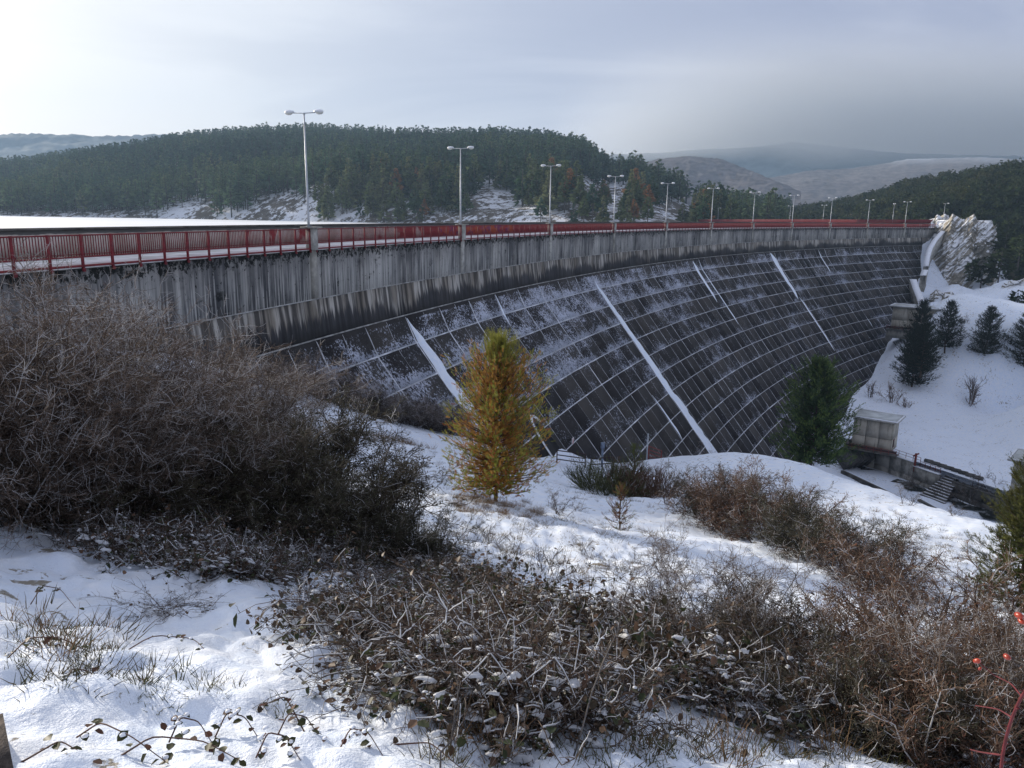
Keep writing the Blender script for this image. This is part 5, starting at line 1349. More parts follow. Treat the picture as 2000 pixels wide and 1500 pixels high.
# ================================================================== BARE SHRUBS, BRAMBLES, GRASS
def grow(origin, dirs, length, nseg, r, wander, grav):
    """vectorised polylines: (n,nseg+1,3)"""
    n = len(origin); P = np.empty((n, nseg+1, 3)); P[:, 0] = origin; d = dirs/np.linalg.norm(dirs, axis=1)[:, None]; st = (length/nseg)[:, None]
    for k in range(nseg):
        d = d+r.normal(0, wander, (n, 3)); d[:, 2] += grav; d /= np.linalg.norm(d, axis=1)[:, None]
        P[:, k+1] = P[:, k]+d*st
    return P
def tubes3(P, r0, r1, k=3):
    """(n,m,3) polylines -> thin prisms ending in a point-like tip"""
    n, m, _ = P.shape; T = np.gradient(P, axis=1); T /= np.linalg.norm(T, axis=2)[..., None]+1e-9
    ref = np.array([0.31, 0.52, 0.79]); S = np.cross(T, ref); S /= np.linalg.norm(S, axis=2)[..., None]+1e-9; U = np.cross(T, S)
    rad = (r0[:, None]+(r1-r0)[:, None]*np.linspace(0, 1, m)[None])[..., None]
    ring = [P+rad*(math.cos(a)*S+math.sin(a)*U) for a in np.linspace(0, 2*math.pi, k, endpoint=False)]
    V = np.stack(ring, 2).reshape(-1, 3)
    base = (np.arange(n)[:, None]*m+np.arange(m-1)[None]).reshape(-1)*k
    Q = np.concatenate([np.stack([base+j, base+(j+1) % k, base+k+(j+1) % k, base+k+j], 1) for j in range(k)])
    return V, Q
def child(P, per, r, spread, lo=0.2):
    """start points and directions of side twigs"""
    n, m, _ = P.shape; t = r.uniform(lo, 1.0, (n, per))*(m-1); i = np.minimum(t.astype(int), m-2); f = (t-i)[..., None]; idx = np.arange(n)[:, None]
    A, B = P[idx, i], P[idx, i+1]; O = (A+(B-A)*f).reshape(-1, 3); D = (B-A); D = D/(np.linalg.norm(D, axis=2)[..., None]+1e-9)
    D = (D+r.normal(0, spread, D.shape)).reshape(-1, 3); return O, D
def bush_mesh(seed, R=1.2, H=2.0, stems=16, c1=8, c2=8, c3=5, col_in=(0.07, 0.05, 0.04), col_tip=(0.20, 0.17, 0.15), frost=0.5, thin=1.0, leafy=0.0, leafcol=(0.05, 0.055, 0.02), up=0.02, name='twigs', wander=0.22):
    r = np.random.default_rng(seed); a = rot_rand(stems, r); q = np.sqrt(r.uniform(0, 1, stems))
    O = np.stack([np.cos(a)*q*R*0.45, np.sin(a)*q*R*0.45, np.full(stems, -0.12)], 1); D = np.stack([np.cos(a)*q*R*0.75, np.sin(a)*q*R*0.75, np.full(stems, H*0.85)], 1)
    L0 = np.linalg.norm(D, axis=1)*r.uniform(0.7, 1.1, stems)
    P0 = grow(O, D, L0, 7, r, 0.12, -0.02)
    parts = [(P0, 0.016*thin, 0.006*thin, 4)]
    O1, D1 = child(P0, c1, r, 0.55, 0.15); P1 = grow(O1, D1, L0.mean()*r.uniform(0.25, 0.55, len(O1)), 5, r, wander, up); parts.append((P1, 0.007*thin, 0.0035*thin, 3))
    O2, D2 = child(P1, c2, r, 0.65); P2 = grow(O2, D2, L0.mean()*r.uniform(0.10, 0.24, len(O2)), 4, r, wander+.05, up); parts.append((P2, 0.0042*thin, 0.0026*thin, 3))
    if c3:
        O3, D3 = child(P2, c3, r, 0.8); P3 = grow(O3, D3, L0.mean()*r.uniform(0.035, 0.09, len(O3)), 2, r, 0.3, up); parts.append((P3, 0.0032*thin, 0.0018*thin, 3))
    V, Q, CC, off = [], [], [], 0
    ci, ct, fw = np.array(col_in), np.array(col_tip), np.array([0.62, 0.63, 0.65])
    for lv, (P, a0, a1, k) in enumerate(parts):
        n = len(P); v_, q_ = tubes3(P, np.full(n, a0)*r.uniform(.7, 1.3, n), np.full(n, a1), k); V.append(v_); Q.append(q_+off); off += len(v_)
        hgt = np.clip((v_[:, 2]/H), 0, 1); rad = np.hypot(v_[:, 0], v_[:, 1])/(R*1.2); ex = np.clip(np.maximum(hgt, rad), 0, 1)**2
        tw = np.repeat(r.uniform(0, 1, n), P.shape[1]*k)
        ou = np.clip((ex-0.25)/0.75, 0, 1)*0.55+np.clip((hgt-0.45)/0.55, 0, 1)*0.6; c = ci[None]+(ct-ci)[None]*np.clip(ou*(0.35+0.25*lv), 0, 1)[:, None]; c = c*(0.5+1.0*tw)[:, None]  # inner and lower twigs coloured darker, painting the shade inside the bush
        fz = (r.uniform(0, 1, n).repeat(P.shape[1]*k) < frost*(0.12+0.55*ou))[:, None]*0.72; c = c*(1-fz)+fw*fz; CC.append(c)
    if leafy:
        Pp = P2 if not c3 else P3; m_ = int(len(Pp)*leafy); s = r.integers(0, len(Pp), m_); C = Pp[s, -1]; Dd = r.normal(0, 1, (m_, 3)); Dd[:, 2] -= 0.3; Dd /= np.linalg.norm(Dd, axis=1)[:, None]
        v_, q_ = clump_tris(C, Dd, np.full(m_, 0.035), np.full(m_, 0.02), r, 1); V.append(v_); Q.append(q_+off); off += len(v_); CC.append(np.repeat(np.array(leafcol)[None]*r.uniform(.5, 1.6, (m_, 1)), 4, 0))
    return make_mesh(name, np.vstack(V), np.vstack(Q), M_TWIG, False, None, None, np.vstack(CC))
m, t, b = new_mat('twig_bark'); a = t.new('ShaderNodeVertexColor', layer_name='Col').outputs['Color']
rr_ = t.new('ShaderNodeObjectInfo').outputs['Random']
c = t.mix(t.math('MULTIPLY', rr_, 0.5), a, t.mix(0.5, a, (0.085, 0.055, 0.038)))
t.l.new(c, b.inputs['Base Color']); b.inputs['Roughness'].default_value = 0.8; b.inputs['Specular IOR Level'].default_value = 0.2
M_TWIG = m
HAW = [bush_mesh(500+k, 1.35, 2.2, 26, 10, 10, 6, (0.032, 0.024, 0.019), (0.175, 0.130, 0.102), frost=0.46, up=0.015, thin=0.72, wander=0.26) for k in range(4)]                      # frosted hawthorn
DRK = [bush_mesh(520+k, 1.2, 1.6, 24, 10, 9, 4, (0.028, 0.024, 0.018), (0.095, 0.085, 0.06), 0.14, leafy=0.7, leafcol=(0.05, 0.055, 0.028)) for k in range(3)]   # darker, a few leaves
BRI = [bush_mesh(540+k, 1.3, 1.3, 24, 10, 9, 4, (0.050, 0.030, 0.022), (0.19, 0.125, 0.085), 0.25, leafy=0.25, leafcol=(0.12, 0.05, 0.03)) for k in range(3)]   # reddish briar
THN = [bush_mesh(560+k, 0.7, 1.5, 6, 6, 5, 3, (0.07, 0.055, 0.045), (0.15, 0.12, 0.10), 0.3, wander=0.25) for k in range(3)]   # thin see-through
BRM = [bush_mesh(580, 0.9, 0.9, 60, 6, 4, 0, (0.05, 0.06, 0.025), (0.11, 0.13, 0.04), 0.15, leafy=1.2, leafcol=(0.09, 0.11, 0.03), up=0.12, wander=0.08),
       bush_mesh(581, 0.9, 0.9, 60, 6, 4, 0, (0.11, 0.06, 0.04), (0.17, 0.10, 0.07), 0.15, leafy=0.6, leafcol=(0.12, 0.06, 0.03), up=0.12, wander=0.08)]
print('bush tris', [len(m_.polygons)*2 for m_ in (HAW[0], DRK[0], BRI[0], THN[0], BRM[0])])
br = np.random.default_rng(91)
def place_bush(meshes, mh, px, py, hpx, label, name='bare_shrub', cat='shrub', group=None, dist=None, wide=1.0, k=None, sink=0.05):
    if dist is None: P = hit(px, py)
    else:
        P = at_dist(px, py, dist); P[2] = gz(P[0], P[1], False)
    Z = P @ CAMM[2]; s = hpx/FPX*Z/mh; k = int(br.integers(0, len(meshes))) if k is None else k
    t_ = empty(name, (P[0], P[1], P[2]-sink), br.uniform(0, 6.28), label, cat, group)
    t_.scale = (s*wide, s*wide, s); obj('twigs', meshes[k % len(meshes)], t_); return t_
# big frosted hawthorn thicket on the left
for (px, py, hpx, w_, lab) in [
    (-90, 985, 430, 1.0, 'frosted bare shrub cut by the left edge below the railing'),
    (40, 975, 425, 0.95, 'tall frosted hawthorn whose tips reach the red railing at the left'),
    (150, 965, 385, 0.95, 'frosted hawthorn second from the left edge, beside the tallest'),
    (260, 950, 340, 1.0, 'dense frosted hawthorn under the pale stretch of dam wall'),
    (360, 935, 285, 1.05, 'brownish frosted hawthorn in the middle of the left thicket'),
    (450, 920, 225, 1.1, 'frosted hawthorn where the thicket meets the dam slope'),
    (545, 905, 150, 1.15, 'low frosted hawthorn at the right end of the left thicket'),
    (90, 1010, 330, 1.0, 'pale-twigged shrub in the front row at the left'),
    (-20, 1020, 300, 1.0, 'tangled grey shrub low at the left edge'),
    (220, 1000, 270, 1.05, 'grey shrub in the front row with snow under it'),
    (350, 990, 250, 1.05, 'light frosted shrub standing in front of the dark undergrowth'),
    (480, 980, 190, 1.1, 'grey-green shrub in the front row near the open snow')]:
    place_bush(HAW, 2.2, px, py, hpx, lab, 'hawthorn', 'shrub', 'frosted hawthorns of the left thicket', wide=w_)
for (px, py, hpx, w_, lab) in [(300, 1010, 180, 1.3, 'dark leafy undergrowth shrub under the middle hawthorns'), (430, 1030, 190, 1.3, 'dark shrub low in the left thicket above the brambles'), (570, 1000, 210, 1.15, 'dark thorny shrub beside the snow patch'),
    (640, 1035, 190, 1.2, 'dark thorny shrub lowest left of the open snow slope'), (715, 1060, 165, 1.1, 'spiky dark shrub reaching towards the orange pine'), (785, 1110, 120, 1.0, 'small spiky dark shrub at the tip of the left thicket'),
    (160, 1010, 150, 1.4, 'dark low undergrowth shrub at the thicket foot on the left'), (540, 1075, 140, 1.3, 'dark shrub mixed with snowy brambles at the thicket foot'), (30, 1010, 160, 1.4, 'dark undergrowth shrub at the foot of the leftmost hawthorn'),
    (845, 1150, 70, 1.1, 'little dark shrub at the very tip of the thicket')]:
    place_bush(DRK, 1.6, px, py, hpx, lab, 'thorny_shrub', 'shrub', 'dark shrubs of the left thicket', wide=w_)
# fringe of shrubs in the ditch at the foot of the dam
for (px, d, hpx, lab) in [(590, 44, 78, 'grey shrub at the dam foot, left end of the ditch'), (650, 47, 70, 'grey shrub in the ditch left of the grass stalks'), (710, 49, 66, 'olive-grey shrub in the ditch below the dam panels'), (765, 51, 60, 'brown-grey shrub in the ditch at the dam foot'),
                          (815, 54, 58, 'brown shrub in the ditch beside the snow streak'), (860, 56, 60, 'brown shrub in the ditch just left of the orange pine'), (1345, 76, 75, 'bare shrub at the lower end of the wide snow channel'), (1385, 80, 70, 'frosty shrub over the lower end of the snow channel'),
                          (1440, 84, 75, 'dark bare shrub at the dam foot right of the snow channel'), (1490, 88, 70, 'dark bare shrub left of the big green pine')]:
    place_bush(HAW if d < 60 or px < 1400 else DRK, 2.2 if d < 60 or px < 1400 else 1.6, px, 800, hpx, lab, 'bare_shrub', 'shrub', 'bare shrubs along the foot of the dam', dist=d, wide=1.25)
# band of dark briars on the right
for (px, py, hpx, w_, lab) in [(1390, 1010, 95, 1.25, 'dark briar at the upper left end of the right-hand band'), (1450, 1030, 105, 1.2, 'dense brown briar, second in the right-hand band'), (1520, 1055, 105, 1.2, 'brown briar in the middle of the right-hand band'),
    (1590, 1085, 110, 1.2, 'dark rounded briar in the right-hand band'), (1655, 1115, 110, 1.15, 'dark green-brown briar near the end of the band'), (1720, 1150, 100, 1.2, 'reddish briar at the lower right end of the band')]:
    place_bush(DRK if px in (1390, 1590, 1655) else BRI, 1.6 if px in (1390, 1590, 1655) else 1.3, px, py, hpx, lab, 'briar', 'shrub', 'briars of the right-hand band', wide=w_)
# large bare shrubs lower right
for (px, py, hpx, w_, me, mh, lab) in [(1385, 1290, 245, 1.05, HAW, 2.2, 'large rounded grey shrub in the lower right middle'), (1300, 1310, 140, 0.9, HAW, 2.2, 'thin grey shrub at the left side of the large rounded one'), (1470, 1300, 165, 1.0, DRK, 1.6, 'dark shrub at the right flank of the large rounded grey shrub'),
    (1390, 1330, 150, 1.1, DRK, 1.6, 'dark base shrub in front of the large rounded grey shrub'),
    (1560, 1345, 120, 1.1, BRI, 1.3, 'brown shrub between the grey shrub and the open twigs'), (1690, 1360, 160, 1.2, BRI, 1.3, 'brown tangled shrub low at the right'), (1740, 1210, 165, 1.1, THN, 1.5, 'open see-through shrub with dark stems on the right snow'),
    (1640, 1250, 140, 1.1, THN, 1.5, 'sparse arching shrub over the right snow strip'), (1830, 1230, 150, 1.1, THN, 1.5, 'sparse reddish shrub left of the olive pine'), (1810, 1350, 180, 1.2, BRI, 1.3, 'brown twiggy shrub near the lower right'), (1900, 1330, 210, 1.1, BRI, 1.3, 'reddish-brown shrub at the lower right edge'),
    (1960, 1470, 300, 0.9, HAW, 2.2, 'pale grey shrub in the bottom right corner'), (1600, 1420, 140, 1.1, DRK, 1.6, 'dark shrub with snow-flecked leaves at bottom right of centre'), (1740, 1460, 180, 1.1, DRK, 1.6, 'dark leafy shrub low in the bottom right'),
    (1890, 1500, 230, 1.0, BRI, 1.3, 'rust-brown shrub next to the bottom right corner')]:
    place_bush(me, mh, px, py, hpx, lab, 'bare_shrub', 'shrub', None, wide=w_)
# broom patch and small shrubs in the middle
for (px, py, hpx, k, lab) in [(1165, 960, 62, 0, 'green-grey broom at the left end of the patch by the gates'), (1200, 968, 68, 0, 'green broom in the middle of the patch by the gates'), (1245, 970, 64, 1, 'reddish-brown broom in the patch by the gates'), (1275, 972, 60, 1, 'brown broom at the right end of the patch')]:
    place_bush(BRM, 0.9, px, py, hpx, lab, 'broom_bush', 'shrub', None, k=k, wide=0.9)
for (px, py, hpx, lab) in [(1310, 985, 70, 'pale frosted shrub right of the broom patch'), (1100, 1010, 75, 'sparse leafy sapling right of the orange pine'), (1075, 1130, 90, 'thin bare sapling standing alone in the middle snow'), (1770, 985, 40, 'small round bare shrub at the edge of the shaded snow'),
                           (960, 1060, 60, 'sparse bare shrub in the snow below the orange pine'), (1000, 1085, 60, 'low twiggy shrub in the snow under the grass patch'), (1865, 1010, 36, 'faint thin shrub on the right end of the ridge'), (1920, 975, 70, 'bare riverside shrub past the snow ridge'), (1780, 962, 46, 'bare riverside shrub below the stained wall'), (1835, 978, 54, 'bare riverside shrub below the stone steps'), (1885, 990, 58, 'bare riverside shrub below the long low wall'), (1955, 1000, 66, 'bare riverside shrub nearest the right edge of the river bed'),
                           (785, 862, 36, 'tiny bare shrub on the edge of the middle snow'), (1145, 1090, 50, 'low dark bramble shoot in the middle snow')]:
    place_bush(THN, 1.5, px, py, hpx, lab, 'bare_shrub', 'shrub', None)
for (px, py, d, hpx, lab) in [(1892, 797, None, 68, 'leafless conical sapling with brown foot on the snowfield'), (1700, 775, None, 38, 'tiny bare tree at the edge of the snow near the dam foot'), (1885, 640, None, 26, 'round leafless shrub on the far snow bank')]:
    P = hit(px, py) if d is None else at_dist(px, py, d); s = hpx/FPX*(P @ CAMM[2])/1.5
    t_ = empty('bare_tree', tuple(P), 0, lab, 'tree'); t_.scale = (s*0.75, s*0.75, s); obj('twigs', bush_mesh(600+px, 0.6, 1.5, 5, 9, 5, 0, (0.12, 0.09, 0.08), (0.20, 0.17, 0.16), 0.3, thin=2.2), t_)
brownl = bush_mesh(640, 0.7, 1.5, 8, 8, 6, 0, (0.10, 0.06, 0.04), (0.18, 0.10, 0.05), 0.2, thin=1.6, leafy=2.5, leafcol=(0.24, 0.11, 0.04))
for (px, py, hpx, lab) in [(1742, 787, 42, 'russet-leaved beech sapling behind the gatehouse roof'), (1768, 800, 26, 'smaller russet sapling right of the gatehouse roof')]:
    P = hit(px, py); s = hpx/FPX*(P @ CAMM[2])/1.5; t_ = empty('beech_sapling', tuple(P), 0, lab, 'sapling'); t_.scale = (s*0.8, s*0.8, s); obj('twigs', brownl, t_)
# dark scrub below the outcrop on the right
for (px, py, d, hpx, w_, lab) in [(1915, 560, 292, 58, 1.5, 'dark evergreen scrub right under the outcrop'), (1950, 545, 290, 60, 1.5, 'dark evergreen scrub between the outcrop and the right edge'), (1988, 520, 290, 62, 1.4, 'dark scrub at the right edge below the woods'),
                              (1895, 545, 290, 34, 1.3, 'low dark scrub against the outcrop'), (1985, 600, 262, 34, 1.6, 'brownish scrub at the right edge on the snow bank'), (1960, 500, 305, 50, 1.6, 'dark scrub climbing towards the woods'), (1930, 590, 270, 14, 2.0, 'flat dark scrub on the snow bank edge')]:
    P = at_dist(px, py, d); s = hpx/FPX*(P @ CAMM[2])/10.0
    t_ = empty('evergreen_shrub', tuple(P), br.uniform(0, 6), lab, 'shrub'); t_.scale = (s*w_, s*w_, s); obj('trunk', ROUND[0][0], t_); obj('crown', ROUND[int(br.integers(0, 3))][1], t_)

# ---- bramble leaves with lumps of snow
M_LEAF = col_mat('bramble_leaf', 0.5, 0.3, 0.25, 0.3, 9.0)
def leaf_shapes(C, D, Nn, L, r, colr):
    """folded ovate leaves: 6 points, 4 faces"""
    n = len(C); D = D/np.linalg.norm(D, axis=1)[:, None]; S = np.cross(D, Nn); S /= np.linalg.norm(S, axis=1)[:, None]+1e-9; Nn = np.cross(S, D)
    W = L*0.36; L_ = L[:, None]; W_ = W[:, None]; up_ = W_*0.35
    pts = [C, C+D*L_*0.35-S*W_+Nn*up_, C+D*L_*0.75-S*W_*0.75+Nn*up_*0.7, C+D*L_, C+D*L_*0.75+S*W_*0.75+Nn*up_*0.7, C+D*L_*0.35+S*W_+Nn*up_, C+D*L_*0.5]
    V = np.stack(pts, 1).reshape(-1, 3); b_ = np.arange(n)[:, None]*7
    F = np.concatenate([b_+np.array([[0, 6, 1, 1]])*1, b_+np.array([[1, 6, 3, 2]]), b_+np.array([[6, 5, 4, 3]]), b_+np.array([[0, 5, 6, 6]])]).reshape(-1, 4)
    tri = F[:, 2] == F[:, 3]; return V, F[~tri], F[tri][:, :3], np.repeat(colr, 7, 0)
def blobs(C, R, r, flat=0.55):
    """small rounded lumps of snow"""
    nu = 6; n = len(C); V = []
    rings = [(1.0, -0.15), (0.85, 0.45), (0.42, 0.85)]
    jit = r.uniform(0.7, 1.3, (n, nu))
    for (rr, zz) in rings:
        for i in range(nu):
            a = 2*math.pi*i/nu+0.4; V.append(C+np.stack([np.cos(a)*rr*R*jit[:, i], np.sin(a)*rr*R*jit[:, (i+2) % nu], zz*R*flat*jit[:, (i+1) % nu]], 1))
    V.append(C+np.stack([R*0, R*0, R*flat], 1)); V = np.stack(V, 1).reshape(-1, 3); k = nu*3+1; b_ = np.arange(n)[:, None]*k
    Q = [[j*nu+i, j*nu+(i+1) % nu, (j+1)*nu+(i+1) % nu, (j+1)*nu+i] for j in range(2) for i in range(nu)]; T = [[2*nu+i, 2*nu+(i+1) % nu, 3*nu] for i in range(nu)]
    return V, (b_[:, :, None]+np.array(Q)[None]).reshape(-1, 4), (b_[:, :, None]+np.array(T)[None]).reshape(-1, 3)
def bramble_mesh(seed, R=0.8, H=0.48, canes=44, leaves=520, snow=190, lsz=0.078, cols=((0.05, 0.065, 0.030), (0.10, 0.068, 0.050), (0.09, 0.085, 0.058), (0.15, 0.09, 0.06), (0.08, 0.062, 0.05))):
    snow = min(snow, leaves)
    r = np.random.default_rng(seed); a = rot_rand(canes, r); q = np.sqrt(r.uniform(0, 1, canes))*R*0.8
    O = np.stack([np.cos(a)*q, np.sin(a)*q, np.zeros(canes)-0.03], 1); a2 = rot_rand(canes, r)
    D = np.stack([np.cos(a2)*0.7, np.sin(a2)*0.7, r.uniform(0.5, 1.4, canes)], 1); P = grow(O, D, r.uniform(0.45, 1.1, canes)*H*2.3, 7, r, 0.10, -0.20); P[:, :, 2] = np.abs(P[:, :, 2])
    V, Q = tubes3(P, np.full(canes, 0.0052), np.full(canes, 0.0022)); O2, D2 = child(P, 6, r, 0.8); P2 = grow(O2, D2, r.uniform(0.08, 0.28, len(O2)), 3, r, 0.3, -0.03); v2, q2 = tubes3(P2, np.full(len(P2), 0.0032), np.full(len(P2), 0.0014))
    CV = [np.repeat(np.array([[0.13, 0.09, 0.07]]), len(V), 0), np.repeat(np.array([[0.19, 0.15, 0.125]])*1.0, len(v2), 0)]; VV = [V, v2]; QQ = [Q, q2+len(V)]; off = len(V)+len(v2)
    allp = np.concatenate([P[:, 2:].reshape(-1, 3), P2[:, 1:].reshape(-1, 3)]); s = r.integers(0, len(allp), leaves); C = allp[s]+r.normal(0, 0.012, (leaves, 3))
    D = r.normal(0, 1, (leaves, 3)); D[:, 2] = D[:, 2]*0.4-0.35; Nn = r.normal(0, 0.4, (leaves, 3)); Nn[:, 2] += 1
    colr = np.array(cols)[r.integers(0, len(cols), leaves)]*r.uniform(.6, 1.3, (leaves, 1)); Lf = lsz*r.uniform(0.6, 1.3, leaves)
    v3, q3, t3, c3 = leaf_shapes(C, D, Nn, Lf, r, colr); VV.append(v3); QQ.append(q3+off); T = [t3+off]; CV.append(c3); off += len(v3)
    mi = [0]*(len(Q)+len(q2))+[0]*len(q3)
    cn = C[r.integers(0, leaves, max(6, snow//16))]; dm = np.min(np.linalg.norm(C[:, None]-cn[None], axis=2), axis=1); hi = np.argsort(dm-0.25*C[:, 2]+r.uniform(0, 0.09, leaves))[:snow]; Cs = C[hi]+D[hi]*(Lf[hi]*0.35/np.linalg.norm(D[hi], axis=1))[:, None]+np.array([0, 0, 0.006])
    v4, q4, t4 = blobs(Cs, 0.006+0.022*r.uniform(0, 1, snow)**2.0, r, 0.5); VV.append(v4); QQ.append(q4+off); T.append(t4+off); CV.append(np.repeat(np.array([[0.84, 0.86, 0.90]]), len(v4), 0))
    off += len(v4)
    # strands of snow lying along canes and twigs
    ks = r.random(len(P2)) < 0.26; Ps = P2[ks]+np.array([0, 0, 0.006]); v5, q5 = tubes3(Ps, r.uniform(0.0028, 0.0065, len(Ps)), np.full(len(Ps), 0.0022), 4); VV.append(v5); QQ.append(q5+off); off += len(v5); CV.append(np.repeat(np.array([[0.84, 0.86, 0.90]]), len(v5), 0))
    kc = r.random(len(P)) < 0.32; Ps = P[kc][:, 3:6]+np.array([0, 0, 0.008]); v5, q5 = tubes3(Ps, r.uniform(0.0035, 0.007, len(Ps)), np.full(len(Ps), 0.003), 4); VV.append(v5); QQ.append(q5+off); off += len(v5); CV.append(np.repeat(np.array([[0.84, 0.86, 0.90]]), len(v5), 0))
    npad = max(4, snow//4)
    # sagging pads of snow lying across the canes
    Cp = allp[r.integers(0, len(allp), npad)]*np.array([1, 1, 0.75]); nu = 9; a_ = np.linspace(0, 2*math.pi, nu, endpoint=False)[None]; Rp = (0.025+0.075*r.uniform(0, 1, npad)**1.8)[:, None]; jj_ = r.uniform(0.35, 1.5, (npad, nu)); an = r.uniform(0, 3.14, (npad, 1)); st_r = r.uniform(0.35, 0.8, (npad, 1))
    def padring(f, z): 
        x = np.cos(a_)*Rp*jj_*f; y = np.sin(a_)*Rp*jj_*f*st_r
        return np.stack([Cp[:, :1]+x*np.cos(an)-y*np.sin(an), Cp[:, 1:2]+x*np.sin(an)+y*np.cos(an), Cp[:, 2:]+z*Rp+r.normal(0, 0.006, (npad, nu))], 2)
    Vp = np.concatenate([padring(0.9, -0.18), padring(1.0, 0.0), padring(0.6, 0.22), np.stack([Cp[:, 0], Cp[:, 1], Cp[:, 2]+Rp[:, 0]*0.28], 1)[:, None]], 1).reshape(-1, 3); k_ = nu*3+1; b2 = np.arange(npad)[:, None, None]*k_
    Qp = (b2+np.array([[j*nu+i, j*nu+(i+1) % nu, (j+1)*nu+(i+1) % nu, (j+1)*nu+i] for j in range(2) for i in range(nu)])[None]).reshape(-1, 4); Tp = (b2+np.array([[2*nu+i, 2*nu+(i+1) % nu, 3*nu] for i in range(nu)])[None]).reshape(-1, 3)
    VV.append(Vp); QQ.append(Qp+off); T.append(Tp+off); CV.append(np.repeat(np.array([[0.84, 0.86, 0.90]]), len(Vp), 0))
    return make_mesh('bramble', np.vstack(VV), [np.vstack(QQ), np.vstack(T)], M_LEAF, False, None, None, np.vstack(CV))
BR = [bramble_mesh(700+k) for k in range(4)]
BR2 = [bramble_mesh(720+k, snow=240, leaves=220, H=0.30) for k in range(2)]
BR3 = [bramble_mesh(740+k, snow=60, leaves=200, canes=95, H=0.45, lsz=0.055, cols=((0.09, 0.055, 0.035), (0.07, 0.05, 0.035), (0.13, 0.075, 0.05))) for k in range(2)]
def in_poly(x, y, poly):
    inside = np.zeros(len(x), bool); n = len(poly)
    for i in range(n):
        x1, y1 = poly[i]; x2, y2 = poly[(i+1) % n]
        c_ = ((y1 > y) != (y2 > y)) & (x < (x2-x1)*(y-y1)/(y2-y1+1e-9)+x1); inside ^= c_
    return inside
def fill(poly, n, seed, jitter=0):
    r = np.random.default_rng(seed); p = np.array(poly, float); out = []
    # sample the ground itself, keep the points that fall inside the outlined area
    while len(out) < n:
        d = r.uniform(2.2, 40, 6000)**1.0; a = r.uniform(-0.72, 0.72, 6000); wgt = r.uniform(0, 1, 6000) < np.minimum(1, 4/d)*1.0
        x, y = np.sin(a)*d, np.cos(a)*d; x, y = x[wgt], y[wgt]; z = ground(x, y); X, Y, D = project(np.stack([x, y, z], 1)); ok = in_poly(X, Y, poly)
        for k in np.where(ok)[0]: out.append((x[k], y[k], z[k]))
    return np.array(out[:n])
B_MAIN = [(240, 1225), (300, 1160), (400, 1120), (520, 1110), (640, 1085), (800, 1090), (900, 1120), (1040, 1190), (1230, 1240), (1290, 1290), (1330, 1400), (1290, 1440), (1200, 1440), (1060, 1430), (960, 1390), (840, 1370), (720, 1330), (640, 1300), (560, 1330), (430, 1310), (360, 1270), (290, 1260)]
B_UP = [(80, 1040), (180, 1010), (420, 1030), (620, 1060), (880, 1080), (940, 1130), (700, 1120), (500, 1110), (300, 1100), (160, 1080)]
B_LOW = [(400, 1320), (640, 1300), (760, 1380), (900, 1420), (1000, 1440), (900, 1440), (700, 1360), (620, 1400), (460, 1400)]
B_RIGHT = [(1250, 1330), (1500, 1350), (1760, 1400), (1980, 1440), (2000, 1490), (1800, 1460), (1550, 1415), (1330, 1395)]
pts, idx, scl = [], [], []
for poly, n, ids, s0, s1, sd_ in [(B_MAIN, 190, (0, 1, 2, 3, 4, 6), 0.5, 0.8, 1), (B_UP, 80, (0, 4, 5, 6), 0.5, 0.8, 2), (B_LOW, 40, (4, 5), 0.4, 0.6, 3), (B_RIGHT, 60, (2, 3, 4, 6), 0.5, 0.8, 4)]:
    p = fill(poly, n, sd_); p = p[vnoise(p[:, 0]*0.9+7, p[:, 1]*0.9, 61) > -0.10]; n = len(p); pts.append(p); idx.append(br.choice(ids, n)); scl.append(br.uniform(s0, s1, n))
pts = np.vstack(pts); n = len(pts)
gx = (ground(pts[:, 0]+.4, pts[:, 1])-ground(pts[:, 0]-.4, pts[:, 1]))/.8; gy = (ground(pts[:, 0], pts[:, 1]+.4)-ground(pts[:, 0], pts[:, 1]-.4))/.8
inst_cloud('bramble_undergrowth', pts, np.stack([np.arctan(gy)*1.0, -np.arctan(gx), np.zeros(n)], 1), np.concatenate(scl)[:, None]*np.stack([np.ones(n), np.ones(n), br.uniform(0.6, 1.5, n)], 1), np.concatenate(idx), BR+BR2+BR3)

# ---- grass: dry stalks and green tufts through the snow
def tuft_mesh(seed, n, h, spread, lean, cols, w=0.003):
    r = np.random.default_rng(seed); a = rot_rand(n, r); q = np.sqrt(r.uniform(0, 1, n))*spread; O = np.stack([np.cos(a)*q, np.sin(a)*q, np.full(n, -0.02)], 1)
    D = np.stack([np.cos(a)*lean+r.normal(0, lean*.6, n), np.sin(a)*lean+r.normal(0, lean*.6, n), np.ones(n)], 1); P = grow(O, D, h*r.uniform(.5, 1.2, n), 3, r, 0.12, -0.08)
    V, Q = tubes3(P, np.full(n, w), np.full(n, 0.0006)); c = np.array(cols)[r.integers(0, len(cols), n)]*r.uniform(.7, 1.3, (n, 1))
    return make_mesh('grass_tuft', V, Q, M_LEAF, False, None, None, np.repeat(c, 12, 0))
TG = [tuft_mesh(800+k, 13, 0.085, 0.06, 0.6, ((0.09, 0.11, 0.035), (0.16, 0.15, 0.07))) for k in range(3)]
TD = [tuft_mesh(820+k, 30, 0.20, 0.12, 0.45, ((0.30, 0.19, 0.10), (0.36, 0.22, 0.12), (0.22, 0.15, 0.09))) for k in range(3)]
TM = [tuft_mesh(840+k, 22, 0.13, 0.16, 0.8, ((0.16, 0.12, 0.06), (0.10, 0.085, 0.045)), 0.004) for k in range(2)]
gr = np.random.default_rng(17)
